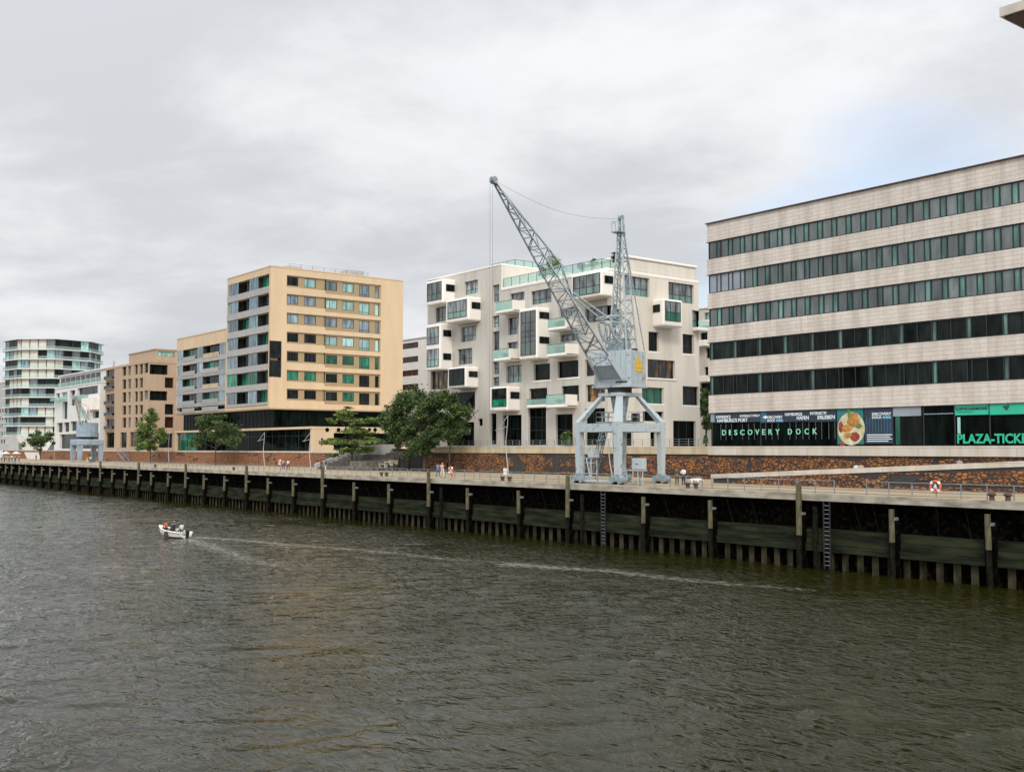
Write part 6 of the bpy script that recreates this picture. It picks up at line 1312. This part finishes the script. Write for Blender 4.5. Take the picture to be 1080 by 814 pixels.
# ================================================================== LIGHT AND SKY
AZ, EL = math.atan2(-.62, .78), R(42)            # direction towards the sun, from +x
sd = Vector((math.cos(EL)*math.cos(AZ), math.cos(EL)*math.sin(AZ), math.sin(EL)))
sl = bpy.data.lights.new('sun', 'SUN'); sl.energy = 1.5; sl.angle = R(12); sl.color = (1, .94, .85)
so = bpy.data.objects.new('sun', sl); col.objects.link(so); so.rotation_euler = (-sd).to_track_quat('-Z', 'Y').to_euler(); so.location = (0, -50, 120)
w = bpy.data.worlds.new('World'); scene.world = w; w.use_nodes = True; nt = w.node_tree; nt.nodes.clear(); L = nt.links.new
out = _n(nt, 'ShaderNodeOutputWorld'); bg = _n(nt, 'ShaderNodeBackground'); L(bg.outputs[0], out.inputs[0])
sky = _n(nt, 'ShaderNodeTexSky', sky_type='NISHITA'); sky.sun_disc = False; sky.sun_elevation = EL; sky.sun_rotation = math.pi/2-AZ; sky.dust_density = 1.5
bg.inputs[1].default_value = .1
tc = _n(nt, 'ShaderNodeTexCoord'); sp = _n(nt, 'ShaderNodeSeparateXYZ'); L(tc.outputs['Generated'], sp.inputs[0])
# cloud layer: view direction carried up to a flat deck of cloud
def mth(op, a, b=None, c=None):
    n = _n(nt, 'ShaderNodeMath', operation=op)
    for i, x in enumerate((a, b, c)):
        if x is None: continue
        if isinstance(x, (int, float)): n.inputs[i].default_value = x
        else: L(x, n.inputs[i])
    return n.outputs[0]
zc = mth('ADD', mth('MAXIMUM', sp.outputs[2], 0.0), .16)
cx = mth('DIVIDE', sp.outputs[0], zc); cy = mth('DIVIDE', sp.outputs[1], zc)
cb = _n(nt, 'ShaderNodeCombineXYZ'); L(cx, cb.inputs[0]); L(cy, cb.inputs[1])
def nz(scale, det, rough, loc, dist=0.3, st=(1, 1, 1)):
    mp = _n(nt, 'ShaderNodeMapping'); mp.inputs['Location'].default_value = loc; mp.inputs['Scale'].default_value = st; L(cb.outputs[0], mp.inputs[0])
    n = _n(nt, 'ShaderNodeTexNoise'); n.inputs['Scale'].default_value = scale; n.inputs['Detail'].default_value = det; n.inputs['Roughness'].default_value = rough; n.inputs['Distortion'].default_value = dist
    L(mp.outputs[0], n.inputs['Vector']); return n.outputs['Fac']
def mr(x, a, b, c, d, sm=False):
    n = _n(nt, 'ShaderNodeMapRange'); n.inputs[1].default_value = a; n.inputs[2].default_value = b; n.inputs[3].default_value = c; n.inputs[4].default_value = d
    if sm: n.interpolation_type = 'SMOOTHSTEP'
    L(x, n.inputs[0]); return n.outputs[0]
n1 = nz(.75, 7, .55, (3.1, 1.7, 0)); n2 = nz(1.6, 6, .6, (7.7, 2.2, 0)); n3 = nz(.45, 3, .5, (6.6, 0.9, 0), .2)
sh = mth('ADD', mth('MULTIPLY', n1, .6), mth('MULTIPLY', n2, .4))
shade = mr(sh, .41, .60, 0, 1, True)
cr = _n(nt, 'ShaderNodeValToRGB'); cr.color_ramp.elements[0].position = 0; cr.color_ramp.elements[0].color = (6.7, 6.9, 7.3, 1)
cr.color_ramp.elements[1].position = 1; cr.color_ramp.elements[1].color = (9.3, 9.4, 9.7, 1); L(shade, cr.inputs[0])
# brighter towards the veiled sun and to the river's downstream side
dt = _n(nt, 'ShaderNodeVectorMath', operation='DOT_PRODUCT'); dt.inputs[1].default_value = tuple(sd); L(tc.outputs['Generated'], dt.inputs[0])
gl = mr(dt.outputs['Value'], -1.0, 1.0, .0, 1.0); gl = mth('ADD', mth('MULTIPLY', mth('POWER', gl, 2.0), 1.35), .72)
vm = _n(nt, 'ShaderNodeVectorMath', operation='SCALE'); L(cr.outputs[0], vm.inputs[0]); L(gl, vm.inputs['Scale'])
gap = mr(mth('ADD', n3, mth('MULTIPLY', n2, .35)), .73, .87, 0, .5, True)
mx = _n(nt, 'ShaderNodeMix', data_type='RGBA'); L(gap, mx.inputs[0]); L(vm.outputs[0], mx.inputs[6])
bl = _n(nt, 'ShaderNodeVectorMath', operation='SCALE'); bl.inputs['Scale'].default_value = 1.6; L(sky.outputs[0], bl.inputs[0]); L(bl.outputs[0], mx.inputs[7])
L(mx.outputs[2], bg.inputs[0])
scene.view_settings.view_transform = 'Standard'; scene.view_settings.look = 'None'; scene.view_settings.gamma = 1; scene.view_settings.exposure = 0.3
scene.render.engine = 'CYCLES'; scene.cycles.max_bounces = 8; scene.cycles.transparent_max_bounces = 12
